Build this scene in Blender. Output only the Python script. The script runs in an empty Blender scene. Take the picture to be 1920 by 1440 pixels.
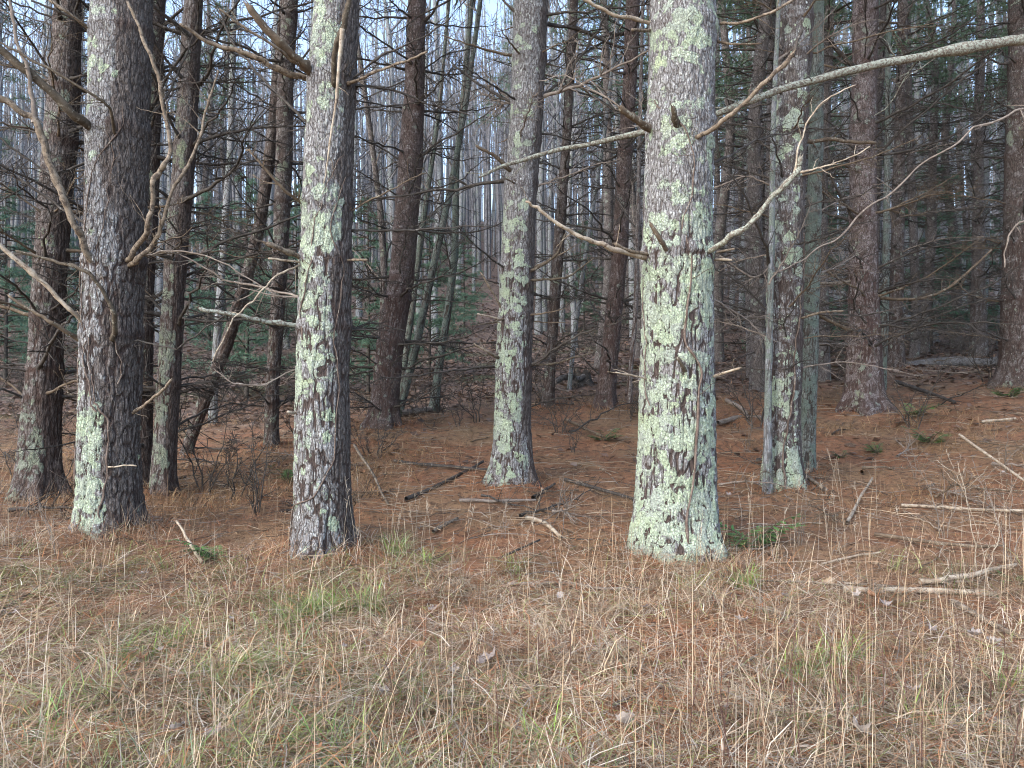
import bpy, math, random
import numpy as np
from mathutils import Vector
R = math.radians
random.seed(7)
rng = np.random.default_rng(7)

# ------------------------------------------------------------------ camera, world, sun, exposure
sc = bpy.context.scene
CAM_H, FPX = 1.5, 1450.0            # eye height; focal length in pixels of a 1920 wide frame
cam = bpy.data.objects.new('camera', bpy.data.cameras.new('camera'))
sc.collection.objects.link(cam)
cam.location = (0, 0, CAM_H)
cam.rotation_euler = (R(90), 0, 0)
cam.data.sensor_width = 36.0
cam.data.lens = 36.0 * FPX / 1920.0
cam.data.clip_start = 0.05
cam.data.clip_end = 600
sc.camera = cam

SUN_EL, SUN_AZ = 38.0, 228.0        # azimuth clockwise from +Y: the light comes from the left behind the camera
w = bpy.data.worlds.new('World'); sc.world = w; w.use_nodes = True
nt = w.node_tree
sky = nt.nodes.new('ShaderNodeTexSky'); sky.sky_type = 'NISHITA'; sky.sun_disc = False
sky.sun_elevation = R(SUN_EL); sky.sun_rotation = R(SUN_AZ)
sky.air_density = 1.0; sky.dust_density = 2.0; sky.ozone_density = 1.0
bg = nt.nodes['Background']; bg.inputs['Strength'].default_value = 0.15
hs = nt.nodes.new('ShaderNodeHueSaturation'); hs.inputs['Saturation'].default_value = 0.95     # thin high cloud takes the blue down
nt.links.new(sky.outputs[0], hs.inputs['Color']); nt.links.new(hs.outputs[0], bg.inputs[0])
sun = bpy.data.lights.new('sun', 'SUN'); sun.energy = 0.5; sun.angle = R(85); sun.color = (1.0, 0.985, 0.965)
so = bpy.data.objects.new('sun', sun); sc.collection.objects.link(so)
_d = Vector((math.sin(R(SUN_AZ)) * math.cos(R(SUN_EL)), math.cos(R(SUN_AZ)) * math.cos(R(SUN_EL)), math.sin(R(SUN_EL))))
so.rotation_euler = (-_d).to_track_quat('-Z', 'Y').to_euler()
sc.view_settings.view_transform = 'Standard'; sc.view_settings.look = 'None'
sc.view_settings.gamma = 1.0; sc.view_settings.use_curve_mapping = False
sc.view_settings.exposure = 2.0
sc.render.engine = 'CYCLES'
sc.cycles.use_denoising = True
sc.cycles.denoising_prefilter = 'ACCURATE'
sc.cycles.filter_width = 1.05
sc.cycles.max_bounces = 5; sc.cycles.diffuse_bounces = 3; sc.cycles.glossy_bounces = 2
sc.cycles.caustics_reflective = False; sc.cycles.caustics_refractive = False

# ------------------------------------------------------------------ helpers
COL = sc.collection

def P(px, py, Y):
    return np.array([(px - 960.0) / FPX * Y, Y, CAM_H + (720.0 - py) / FPX * Y])

def _hash(ix, iy, iz):
    h = (ix.astype(np.int64) * 374761393 + iy.astype(np.int64) * 668265263 + iz.astype(np.int64) * 2147483647) & 0xFFFFFFFF
    h = ((h ^ (h >> 13)) * 1274126177) & 0xFFFFFFFF
    h = ((h ^ (h >> 16)) * 2246822519) & 0xFFFFFFFF
    return ((h ^ (h >> 15)) & 0xFFFFFF).astype(np.float64) / float(0xFFFFFF)

def vnoise(x, y, z=None):
    """value noise in -1..1"""
    x = np.asarray(x, float); y = np.asarray(y, float)
    z = np.zeros_like(x) if z is None else np.asarray(z, float)
    ix, iy, iz = np.floor(x), np.floor(y), np.floor(z)
    fx, fy, fz = x - ix, y - iy, z - iz
    fx = fx * fx * (3 - 2 * fx); fy = fy * fy * (3 - 2 * fy); fz = fz * fz * (3 - 2 * fz)
    ix, iy, iz = ix.astype(np.int64), iy.astype(np.int64), iz.astype(np.int64)
    r = 0
    for dx in (0, 1):
        for dy in (0, 1):
            for dz in (0, 1):
                wgt = (fx if dx else 1 - fx) * (fy if dy else 1 - fy) * (fz if dz else 1 - fz)
                r = r + wgt * _hash(ix + dx, iy + dy, iz + dz)
    return r * 2 - 1

def fbm(x, y, z=None, o=3):
    r, a = 0, 0.5
    for k in range(o):
        f = 2.03 ** k
        r = r + a * vnoise(x * f + 17.3 * k, y * f + 9.1 * k, None if z is None else z * f + 5.7 * k)
        a *= 0.5
    return r

def sstep(a, b, x):
    t = np.clip((np.asarray(x, float) - a) / (b - a), 0, 1)
    return t * t * (3 - 2 * t)

# ---- ground height: a thin plate through measured points
_cp = [(-30, -40, -.6), (0, -40, -.6), (30, -40, -.4), (-12, -8, -.2), (0, -8, -.15), (12, -8, 0), (0, 0, 0), (-3, 0, 0), (3, 0, .02), (0, 3, .03), (-3, 3, .02), (3, 3, .05)]
for px, py, Y in [(1265, 1042, 6.0), (605, 1038, 6.2), (210, 1002, 6.5), (65, 935, 8), (305, 938, 8), (508, 838, 11), (722, 803, 12), (962, 908, 8.3),
                  (1028, 762, 13), (1133, 768, 12.5), (1467, 915, 8.2), (1510, 885, 8.8), (1620, 768, 11.5), (1680, 690, 16), (1905, 726, 12.5), (348, 862, 11), (1833, 668, 20),
                  (100, 880, 10), (-300, 880, 9), (2300, 700, 12), (2400, 860, 7), (-500, 1000, 6),
                  (300, 712, 19), (800, 705, 19), (0, 712, 20), (1300, 690, 18), (1800, 690, 17),
                  (800, 600, 30), (200, 610, 30), (-300, 615, 30), (1400, 620, 29), (1800, 625, 30), (2300, 620, 30),
                  (800, 522, 46), (200, 535, 46), (-400, 540, 46), (1300, 545, 46), (1800, 560, 46), (2400, 555, 46),
                  (900, 432, 70), (100, 440, 70), (-600, 450, 70), (1500, 460, 70), (2300, 470, 70), (900, 415, 86), (0, 420, 86), (1800, 430, 86)]:
    q = P(px, py, Y); _cp.append((q[0], q[1], q[2]))
_cp += [(-70, 10, .5), (70, 10, 2.2), (-90, 45, 6), (90, 45, 6.5), (-120, 90, 18), (120, 90, 18), (0, 120, 20.5), (-140, 130, 20), (140, 130, 20), (0, 200, 20), (-150, 200, 20), (150, 200, 20), (-150, -60, -1), (150, -60, -1)]
_cp = np.array(_cp)

MOUND = [(P(px, 0, Y)[0], Y, r) for px, Y, r in [(1262, 6.0, .52), (605, 6.2, .42), (208, 6.5, .44), (70, 8, .40), (306, 8.2, .28), (961, 8.3, .36), (1466, 8.2, .36), (1620, 11.5, .45), (723, 12, .42), (1134, 12.5, .34), (1908, 12.5, .45), (508, 11, .25)]]

def _tps(d):
    return np.where(d < 1e-9, 0, d * d * np.log(np.maximum(d, 1e-9)))
_n = len(_cp)
_A = np.zeros((_n + 3, _n + 3))
_A[:_n, :_n] = _tps(np.hypot(_cp[:, None, 0] - _cp[None, :, 0], _cp[:, None, 1] - _cp[None, :, 1])) + np.eye(_n) * 0.6
_A[:_n, _n] = 1; _A[:_n, _n + 1:] = _cp[:, :2]; _A[_n:, :_n] = _A[:_n, _n:].T
_W = np.linalg.solve(_A, np.concatenate([_cp[:, 2], np.zeros(3)]))

def gz(x, y):
    x = np.atleast_1d(np.asarray(x, float)); y = np.atleast_1d(np.asarray(y, float))
    z = np.empty_like(x)
    for s in range(0, len(x), 20000):
        a, b = x[s:s + 20000], y[s:s + 20000]
        z[s:s + 20000] = _tps(np.hypot(a[:, None] - _cp[None, :, 0], b[:, None] - _cp[None, :, 1])) @ _W[:_n] + _W[_n] + _W[_n + 1] * a + _W[_n + 2] * b
    for a, b, r in MOUND:
        d2 = (x - a) ** 2 + (y - b) ** 2
        z += np.where(d2 < 4, .07 * np.exp(-d2 / (r * r)) * (1 + .7 * vnoise(x * 6, y * 6)), 0)
    z += 0.05 * fbm(x * .9, y * .9, o=2) + 0.028 * vnoise(x * 4.1, y * 4.1) + .012 * vnoise(x * 10.3, y * 10.3) + 0.35 * sstep(16, 40, y) * fbm(x * .22, y * .22, o=2)
    return z

def g1(x, y):
    return float(gz(x, y)[0])

def hit(px, py):
    """where the ray through a point of the photograph meets the ground"""
    Y = np.linspace(2.2, 70, 2700)
    x = (px - 960.0) / FPX * Y; z = CAM_H + (720.0 - py) / FPX * Y
    below = np.nonzero(z < gz(x, Y))[0]
    k = below[0] if len(below) else -1
    return np.array([x[k], Y[k], g1(x[k], Y[k])])

# ---- meshes from arrays
class MB:
    def __init__(s):
        s.V = []; s.Q = []; s.T = []; s.C = []; s.n = 0
    def add(s, V, Q=None, T=None, C=None):
        V = np.asarray(V, float).reshape(-1, 3)
        s.V.append(V)
        if Q is not None and len(Q): s.Q.append(np.asarray(Q, np.int64).reshape(-1, 4) + s.n)
        if T is not None and len(T): s.T.append(np.asarray(T, np.int64).reshape(-1, 3) + s.n)
        if C is None: C = np.full((len(V), 3), 0.5)
        C = np.asarray(C, float)
        if C.ndim == 1: C = np.tile(C, (len(V), 1))
        s.C.append(C)
        s.n += len(V)
    def mesh(s, name, off=(0, 0, 0), smooth=True, color=False, attrs=None):
        V = np.concatenate(s.V) - np.asarray(off, float)
        Q = np.concatenate(s.Q) if s.Q else np.zeros((0, 4), np.int64)
        T = np.concatenate(s.T) if s.T else np.zeros((0, 3), np.int64)
        me = bpy.data.meshes.new(name)
        me.vertices.add(len(V)); me.vertices.foreach_set('co', V.astype(np.float32).ravel())
        li = np.concatenate([Q.ravel(), T.ravel()]).astype(np.int32)
        me.loops.add(len(li)); me.loops.foreach_set('vertex_index', li)
        np_ = len(Q) + len(T); me.polygons.add(np_)
        ls = np.concatenate([np.arange(len(Q)) * 4, len(Q) * 4 + np.arange(len(T)) * 3]).astype(np.int32)
        me.polygons.foreach_set('loop_start', ls)
        if smooth: me.polygons.foreach_set('use_smooth', np.ones(np_, bool))
        if color:
            a = me.attributes.new('tint', 'FLOAT_COLOR', 'POINT')
            c = np.ones((len(V), 4), np.float32); c[:, :3] = np.concatenate(s.C)
            a.data.foreach_set('color', c.ravel())
        for k, v in (attrs or {}).items():
            a = me.attributes.new(k, 'FLOAT', 'POINT'); a.data.foreach_set('value', np.asarray(v, np.float32).ravel())
        me.update(calc_edges=True)
        return me

def obj(name, me, mat, parent=None, loc=(0, 0, 0), rot=(0, 0, 0), scale=(1, 1, 1)):
    o = bpy.data.objects.new(name, me); COL.objects.link(o)
    if me is not None and mat is not None and not me.materials: me.materials.append(mat)
    if parent is not None: o.parent = parent
    o.location = tuple(float(v) for v in loc); o.rotation_euler = tuple(float(v) for v in rot)
    o.scale = scale if hasattr(scale, '__len__') else (scale,) * 3
    return o

def tag(o, label=None, cat=None, group=None, kind=None):
    if label: o['label'] = label
    if cat: o['category'] = cat
    if group: o['group'] = group
    if kind: o['kind'] = kind
    return o

def thing(name, loc, label, cat, group=None):
    return tag(obj(name, None, None, None, loc), label, cat, group)

def crom(pts, n):
    """a smooth curve through points"""
    p = np.asarray(pts, float)
    if len(p) == 2: p = np.array([p[0], (p[0] + p[1]) / 2, p[1]])
    e = np.vstack([2 * p[0] - p[1], p, 2 * p[-1] - p[-2]])
    seg = np.linspace(0, len(p) - 1, n); i = np.minimum(seg.astype(int), len(p) - 2); t = (seg - i)[:, None]
    a, b, c, d = e[i], e[i + 1], e[i + 2], e[i + 3]
    return 0.5 * (2 * b + (c - a) * t + (2 * a - 5 * b + 4 * c - d) * t * t + (3 * b - a - 3 * c + d) * t ** 3)

def tube(mb, pts, rad, sides=5, C=None, cap=True, rough=0.0):
    p = np.asarray(pts, float); n = len(p); rad = np.broadcast_to(np.asarray(rad, float), (n,))
    d = np.gradient(p, axis=0); d /= np.linalg.norm(d, axis=1)[:, None] + 1e-12
    up = np.array([0, 0, 1.0]) if abs(d[:, 2]).mean() < .8 else np.array([1.0, 0, 0])
    u = np.cross(d, up); u /= np.linalg.norm(u, axis=1)[:, None] + 1e-12
    v = np.cross(u, d)
    a = np.arange(sides) / sides * 2 * np.pi
    rr = rad[:, None] * (1 + (rough * rng.standard_normal((n, sides)) if rough else 0))
    ring = p[:, None] + rr[..., None] * (np.cos(a)[None, :, None] * u[:, None] + np.sin(a)[None, :, None] * v[:, None])
    V = ring.reshape(-1, 3)
    i = np.arange(n - 1)[:, None] * sides; j = np.arange(sides)[None]; k = (j + 1) % sides
    Q = np.stack([i + j, i + k, i + sides + k, i + sides + j], -1).reshape(-1, 4)
    T = None
    if cap:
        V = np.vstack([V, p[-1] + d[-1] * rad[-1] * .8]); b = (n - 1) * sides
        T = np.stack([b + np.arange(sides), b + (np.arange(sides) + 1) % sides, np.full(sides, n * sides)], -1)
    mb.add(V, Q, T, C)

# ------------------------------------------------------------------ materials
def mat(name):
    m = bpy.data.materials.new(name); m.use_nodes = True
    t = m.node_tree; b = t.nodes['Principled BSDF']
    b.inputs['Roughness'].default_value = 0.9
    b.inputs['Specular IOR Level'].default_value = 0.2
    return m, t, b

class G:
    """a little node builder"""
    def __init__(s, t): s.t = t
    def n(s, typ, **kw):
        k = s.t.nodes.new('ShaderNode' + typ)
        for a, v in kw.items(): setattr(k, a, v)
        return k
    def put(s, sock, v):
        if hasattr(v, 'links') or isinstance(v, bpy.types.NodeSocket): s.t.links.new(v, sock)
        else: sock.default_value = v
    def math(s, op, a, b=0.0, c=None, clamp=False):
        k = s.n('Math', operation=op); k.use_clamp = clamp
        s.put(k.inputs[0], a); s.put(k.inputs[1], b)
        if c is not None: s.put(k.inputs[2], c)
        return k.outputs[0]
    def mix(s, f, a, b, blend='MIX'):
        k = s.n('Mix', data_type='RGBA', blend_type=blend)
        s.put(k.inputs[0], f)
        s.put(k.inputs[6], a if isinstance(a, bpy.types.NodeSocket) else (*a, 1)); s.put(k.inputs[7], b if isinstance(b, bpy.types.NodeSocket) else (*b, 1))
        return k.outputs[2]
    def noise(s, vec, scale, detail=3, rough=.6, dist=0.0, w=None):
        k = s.n('TexNoise'); 
        if w is not None: k.noise_dimensions = '4D'; s.put(k.inputs['W'], w)
        s.put(k.inputs['Vector'], vec); k.inputs['Scale'].default_value = scale
        k.inputs['Detail'].default_value = detail; k.inputs['Roughness'].default_value = rough; k.inputs['Distortion'].default_value = dist
        return k.outputs['Fac']
    def ramp(s, x, lo, hi):
        k = s.n('MapRange', interpolation_type='SMOOTHSTEP'); s.put(k.inputs[0], x); s.put(k.inputs[1], lo); s.put(k.inputs[2], hi)
        return k.outputs[0]
    def attr(s, name, out='Fac'):
        k = s.n('Attribute'); k.attribute_name = name; return k.outputs[out]
    def mapping(s, vec, scale, loc=None):
        k = s.n('Mapping'); s.put(k.inputs['Vector'], vec); k.inputs['Scale'].default_value = scale
        if loc is not None: s.put(k.inputs['Location'], loc)
        return k.outputs[0]
    def coord(s):
        return s.n('TexCoord').outputs['Object']
    def rand(s):
        return s.n('ObjectInfo').outputs['Random']
    def bump(s, h, dist, strength=1.0, nrm=None):
        k = s.n('Bump'); s.put(k.inputs['Height'], h); k.inputs['Distance'].default_value = dist; k.inputs['Strength'].default_value = strength
        if nrm is not None: s.put(k.inputs['Normal'], nrm)
        return k.outputs[0]

def bark_material(name, plate, dark, red, green=(.60, .725, .53), grey=(.66, .72, .71), yellow=(.58, .64, .32), wash=(.30, .275, .295), furrow=(3.2, 3.2, 0.8)):
    m, t, b = mat(name); g = G(t)
    co = g.coord(); rd = g.math('MULTIPLY', g.rand(), 53.0)
    k = g.n('VectorMath', operation='ADD'); g.put(k.inputs[0], co); cx = g.n('CombineXYZ'); g.put(cx.inputs[0], rd); g.put(cx.inputs[2], rd); g.put(k.inputs[1], cx.outputs[0])
    v = k.outputs[0]
    st = g.mapping(v, furrow)
    f1 = g.noise(st, 14, 5, .68, .8)
    f2 = g.noise(v, 70, 4, .75)
    # fine flakes, longer than wide
    vo = g.n('TexVoronoi', feature='DISTANCE_TO_EDGE'); g.put(vo.inputs['Vector'], g.mapping(v, (1, 1, .26))); vo.inputs['Scale'].default_value = 44; vo.inputs['Randomness'].default_value = 1.0
    edge = g.ramp(vo.outputs['Distance'], 0.0, 0.15)
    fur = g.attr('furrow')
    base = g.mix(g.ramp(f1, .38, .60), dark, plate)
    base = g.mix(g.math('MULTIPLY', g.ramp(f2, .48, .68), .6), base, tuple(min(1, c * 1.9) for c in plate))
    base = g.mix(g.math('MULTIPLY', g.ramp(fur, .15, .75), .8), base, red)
    base = g.mix(g.math('MULTIPLY', g.math('SUBTRACT', 1.0, edge), .6), base, tuple(c * .6 for c in dark))
    base = g.mix(g.math('MULTIPLY', g.attr('red'), .8), base, red)
    # pale crust on the plates
    lich = g.attr('lich')
    plates = g.math('MULTIPLY', g.math('ADD', .25, g.math('MULTIPLY', edge, .75)), g.ramp(fur, .75, .2))
    crust = g.math('ADD', g.noise(v, 9, 6, .74, .5), g.math('MULTIPLY', g.math('SUBTRACT', g.attr('crust'), .5), .5))
    cm = g.math('MULTIPLY', g.ramp(crust, .47, .56), plates)
    cm = g.math('MULTIPLY', cm, g.ramp(f2, .34, .52))
    base = g.mix(g.math('MULTIPLY', cm, .9), base, g.mix(g.math('MULTIPLY', g.ramp(g.noise(v, 26, 4, .7), .50, .68), .75), wash, grey))
    # leafy lichen in crisp patches
    wv = g.n('VectorMath', operation='MULTIPLY_ADD'); nz = g.n('TexNoise'); g.put(nz.inputs['Vector'], v); nz.inputs['Scale'].default_value = 30; nz.inputs['Detail'].default_value = 4
    g.put(wv.inputs[0], nz.outputs['Color']); wv.inputs[1].default_value = (.045, .045, .045); g.put(wv.inputs[2], v)
    ce = g.n('TexVoronoi', feature='F1'); g.put(ce.inputs['Vector'], wv.outputs[0]); ce.inputs['Scale'].default_value = 11
    cs = g.n('SeparateColor'); g.put(cs.inputs[0], ce.outputs['Color'])
    ros = g.math('SUBTRACT', g.math('MULTIPLY', cs.outputs[0], .24), g.math('MULTIPLY', ce.outputs['Distance'], .16))
    ln = g.math('ADD', g.math('MULTIPLY', g.noise(v, 5.5, 6, .68, .45), .70), g.math('ADD', ros, .11))
    lv = g.math('ADD', ln, g.math('MULTIPLY', g.math('SUBTRACT', lich, .5), .46))
    lv = g.math('SUBTRACT', lv, g.math('MULTIPLY', g.ramp(fur, .35, .95), .10))
    lv = g.math('SUBTRACT', lv, g.math('MULTIPLY', g.ramp(f1, .50, .38), .055))
    lm = g.ramp(lv, .482, .516)
    lob = g.n('TexVoronoi', feature='DISTANCE_TO_EDGE'); g.put(lob.inputs['Vector'], v); lob.inputs['Scale'].default_value = 44
    lobe = g.ramp(lob.outputs['Distance'], .0, .16)
    holes = g.ramp(g.noise(v, 44, 4, .75), .36, .45)
    lm = g.math('MULTIPLY', lm, g.math('ADD', .10, g.math('MULTIPLY', holes, .90)))
    lc = g.mix(g.ramp(g.math('ADD', g.math('MULTIPLY', g.noise(v, 5.0, 4, .7), .7), g.math('MULTIPLY', cs.outputs[1], .3)), .42, .60), green, grey)
    lc = g.mix(g.math('MULTIPLY', g.ramp(g.noise(v, 3.7, 3, w=4.0), .58, .68), .8), lc, yellow)
    lc = g.mix(g.math('MULTIPLY', g.ramp(f2, .40, .60), .5), tuple(c * .72 for c in green), lc)
    lc = g.mix(g.math('MULTIPLY', g.math('SUBTRACT', 1.0, lobe), .5), lc, tuple(c * .42 for c in green))
    lc = g.mix(g.math('MULTIPLY', g.ramp(cs.outputs[2], .35, 1.0), .45), lc, tuple(c * .52 for c in grey))
    col = g.mix(lm, base, lc)
    # round flecks
    sp = g.n('TexVoronoi', feature='F1'); g.put(sp.inputs['Vector'], g.mapping(v, (1, 1, .8))); sp.inputs['Scale'].default_value = 26
    sr = g.n('SeparateColor'); g.put(sr.inputs[0], sp.outputs['Color'])
    size = g.math('MULTIPLY', g.math('SUBTRACT', sr.outputs[0], g.math('SUBTRACT', 1.0, g.attr('spots'))), .6)
    sm = g.ramp(g.math('SUBTRACT', g.math('ADD', size, g.math('MULTIPLY', g.math('SUBTRACT', f2, .5), .5)), sp.outputs['Distance']), 0.0, .05)
    col = g.mix(g.math('MULTIPLY', sm, .9), col, g.mix(sr.outputs[1], tuple(c * .85 for c in green), tuple(min(1, c * 1.05) for c in grey)))
    g.put(b.inputs['Base Color'], col)
    h = g.math('ADD', g.math('MULTIPLY', f1, .8), g.math('MULTIPLY', edge, .45))
    h = g.math('ADD', h, g.math('MULTIPLY', f2, .7))
    h = g.math('ADD', h, g.math('MULTIPLY', lm, g.math('ADD', .3, g.math('MULTIPLY', lobe, .5))))
    g.put(b.inputs['Normal'], g.bump(h, .016, 1.0))
    return m

def wood_material(name, c1, c2, c3=None, amount=.5, scale=14):
    m, t, b = mat(name); g = G(t); co = g.coord()
    k = g.n('VectorMath', operation='ADD'); g.put(k.inputs[0], co); cx = g.n('CombineXYZ'); g.put(cx.inputs[0], g.math('MULTIPLY', g.rand(), 37.0)); g.put(k.inputs[1], cx.outputs[0]); v = k.outputs[0]
    n1 = g.noise(v, scale, 4, .65); n2 = g.noise(v, scale * 5, 3, .7)
    col = g.mix(g.ramp(n1, .38, .62), c1, c2)
    col = g.mix(g.math('MULTIPLY', g.ramp(n2, .4, .7), .4), col, tuple(c * .5 for c in c1))
    if c3: col = g.mix(g.ramp(g.math('ADD', g.noise(v, scale * 1.6, 4, .7), amount - .5), .50, .56), col, c3)
    g.put(b.inputs['Base Color'], col)
    g.put(b.inputs['Normal'], g.bump(g.math('ADD', n2, n1), .004, .8))
    return m

def tint_material(name, rough=.85, trans=0.0, var=.25):
    m, t, b = mat(name); g = G(t)
    c = g.attr('tint', 'Color'); n = g.noise(g.coord(), 30, 2)
    col = g.mix(g.math('MULTIPLY', n, var), c, tuple([.08, .06, .04]))
    g.put(b.inputs['Base Color'], col); b.inputs['Roughness'].default_value = rough
    if trans:
        tr = g.n('BsdfTranslucent'); g.put(tr.inputs[0], col); mx = g.n('MixShader'); mx.inputs[0].default_value = trans
        t.links.new(b.outputs[0], mx.inputs[1]); t.links.new(tr.outputs[0], mx.inputs[2])
        t.links.new(mx.outputs[0], t.nodes['Material Output'].inputs[0])
    return m

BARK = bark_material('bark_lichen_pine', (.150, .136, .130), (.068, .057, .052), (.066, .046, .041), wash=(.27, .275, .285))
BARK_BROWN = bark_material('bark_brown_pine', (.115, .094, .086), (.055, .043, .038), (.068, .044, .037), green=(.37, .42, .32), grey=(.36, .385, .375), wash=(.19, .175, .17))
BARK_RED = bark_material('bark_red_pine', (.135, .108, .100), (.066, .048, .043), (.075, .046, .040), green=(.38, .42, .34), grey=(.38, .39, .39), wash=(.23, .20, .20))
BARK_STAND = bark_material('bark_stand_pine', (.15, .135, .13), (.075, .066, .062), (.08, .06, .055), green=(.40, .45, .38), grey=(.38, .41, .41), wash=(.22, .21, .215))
BARK_GREY = bark_material('bark_grey_hardwood', (.27, .285, .305), (.15, .16, .17), (.10, .09, .08), green=(.33, .39, .34), grey=(.38, .42, .44), wash=(.27, .285, .30), furrow=(1.2, 1.2, .7))
BARK_GREEN = bark_material('bark_green_lichen', (.13, .125, .11), (.065, .058, .05), (.07, .058, .05), green=(.25, .315, .265), grey=(.30, .35, .32), yellow=(.30, .33, .20), wash=(.22, .245, .225))
W_DARK = wood_material('dead_wood_dark', (.045, .040, .036), (.080, .072, .064), (.16, .155, .145), .40)
W_MID = wood_material('dead_wood_brown', (.095, .072, .052), (.155, .122, .088), (.25, .235, .19), .42)
W_TAN = wood_material('dead_wood_tan', (.150, .120, .088), (.25, .21, .165), (.078, .062, .050), .48, 20)
W_PALE = wood_material('dead_wood_pale', (.27, .22, .165), (.42, .37, .295), (.14, .105, .08), .43, 16)
W_LICH = wood_material('dead_wood_lichen', (.11, .095, .08), (.20, .18, .15), (.28, .31, .265), .52, 30)
W_OLIVE = wood_material('dead_wood_olive', (.066, .054, .040), (.11, .092, .070), (.21, .20, .165), .42, 20)
W_TWIG = wood_material('twig_grey', (.16, .135, .115), (.25, .215, .185), (.34, .31, .27), .40)
VINE = wood_material('vine_stem', (.095, .070, .058), (.16, .125, .105), (.26, .25, .22), .42)
GRASS = tint_material('grass_blade', .75, .22)
LITTER = tint_material('needle_litter', .85, 0)
LEAF = tint_material('dead_leaf', .8, .15, .35)
NEEDLE = tint_material('pine_needle', .6, .12, .2)

# ------------------------------------------------------------------ ground
def spacing(lo, hi, n, c, s):
    a, b = math.asinh((lo - c) / s), math.asinh((hi - c) / s)
    return c + s * np.sinh(np.linspace(a, b, n))
def build_ground():
    xs = spacing(-150, 150, 400, 0, 3.4); ys = spacing(-60, 200, 460, 6.0, 3.0)
    X, Y = np.meshgrid(xs, ys); Z = gz(X.ravel(), Y.ravel())
    nx, ny = len(xs), len(ys)
    i = (np.arange(ny - 1)[:, None] * nx + np.arange(nx - 1)[None]).ravel()
    mb = MB(); mb.add(np.stack([X.ravel(), Y.ravel(), Z], -1), np.stack([i, i + 1, i + nx + 1, i + nx], -1))
    m, t, b = mat('forest_floor'); g = G(t); co = g.coord()
    n1 = g.noise(co, .9, 5, .65, .4); n2 = g.noise(co, 14, 5, .72); n3 = g.noise(co, 60, 4, .75)
    col = g.mix(g.ramp(n1, .40, .62), (.25, .122, .068), (.26, .165, .095))
    col = g.mix(g.ramp(n2, .46, .66), col, (.085, .050, .034))
    col = g.mix(g.math('MULTIPLY', g.ramp(n3, .50, .72), .8), col, (.26, .16, .085))
    # beyond the pines the floor is old broadleaf litter, grey brown with some moss
    sx = g.n('SeparateXYZ'); g.put(sx.inputs[0], co)
    far = g.ramp(g.math('ADD', sx.outputs[1], g.math('MULTIPLY', n1, 6.0)), 13.5, 19.5)
    lit = g.mix(g.ramp(g.noise(co, 6, 5, .75), .38, .62), (.075, .055, .047), (.155, .115, .095))
    lit = g.mix(g.math('MULTIPLY', g.ramp(g.noise(co, .55, 4), .52, .66), .7), lit, (.05, .065, .03))
    col = g.mix(far, col, lit)
    g.put(b.inputs['Base Color'], col)
    g.put(b.inputs['Normal'], g.bump(g.math('ADD', n2, g.math('MULTIPLY', n3, .6)), .03, 1.0))
    tag(obj('ground', mb.mesh('ground'), m), kind='structure')
build_ground()

# ------------------------------------------------------------------ dead limbs
def limb_curve(pts, n, wig):
    c = crom(pts, n)
    q = np.asarray(pts, float); u = np.linspace(0, len(q) - 1, n)
    c = .45 * c + .55 * np.stack([np.interp(u, np.arange(len(q)), q[:, k]) for k in range(3)], -1)
    L = np.linalg.norm(c[-1] - c[0])
    s = np.linspace(0, 1, n)
    for a in range(3):
        ph = rng.uniform(0, 50)
        c[:, a] += wig * L * (vnoise(s * 6 + ph, s * 0 + ph) * .6 + vnoise(s * 15 + ph, s * 0 + 3.3) * .5 + vnoise(s * 34 + ph, s * 0 + 8) * .22) * np.minimum(1, s * 6)
    return c

def twiggy(mb, c, r, ntw, ltw, sides=3, t0=.25, t1=1.0, level=1, spread=60, C=None, droop=0.0):
    n = len(c)
    for k in range(ntw):
        t = rng.uniform(t0, t1); i = min(int(t * (n - 1)), n - 2)
        d = c[i + 1] - c[i]; d /= np.linalg.norm(d) + 1e-9
        q = rng.standard_normal(3); q[2] *= .6; q -= d * q.dot(d); q /= np.linalg.norm(q) + 1e-9
        a = R(rng.uniform(spread * .6, spread * 1.25))
        dd = d * math.cos(a) + q * math.sin(a)
        L = ltw * rng.uniform(.35, 1.0) * (1.15 - .6 * t)
        m = 6
        s = np.linspace(0, 1, m)[:, None]
        cv = c[i] + dd * L * s + np.array([0, 0, -droop * L]) * s * s + rng.standard_normal((m, 3)) * L * .035 * s
        cv += np.outer(np.sin(s[:, 0] * rng.uniform(1, 4)) * L * .08, q)
        r0 = min(r[i] * .55, .006 + .004 * rng.random()) if level > 1 else min(r[i] * .6, .0028 + .0018 * rng.random())
        r0 = max(r0, .0024); rr = np.linspace(r0, max(.0016, r0 * .4), m)
        tube(mb, cv, rr, sides, C)
        if level > 1:
            twiggy(mb, cv, rr, rng.integers(2, 6), L * .5, 3, .15, .95, 1, 50, C)

def branch_variant(L, r0, up, ntw, ltw, level=2, curve=.2):
    """a dead limb along +X from the origin"""
    mb = MB(); n = 14; s = np.linspace(0, 1, n)
    c = np.stack([L * s, L * .06 * vnoise(s * 3 + rng.uniform(0, 90), s * 0), L * (up * s + curve * (s * s - s) )], -1)
    c[:, 1] += L * rng.uniform(-.12, .12) * s * s
    c[1:, 1:] += rng.standard_normal((n - 1, 2)) * L * .006
    r = r0 * (1 - s) ** .8 + .0028
    r[0] *= 1.5
    tube(mb, c, r, 5)
    twiggy(mb, c, r, ntw, ltw, 3, .18, 1.0, level, 55, None, .1)
    return mb.mesh('dead_branch')

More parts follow.
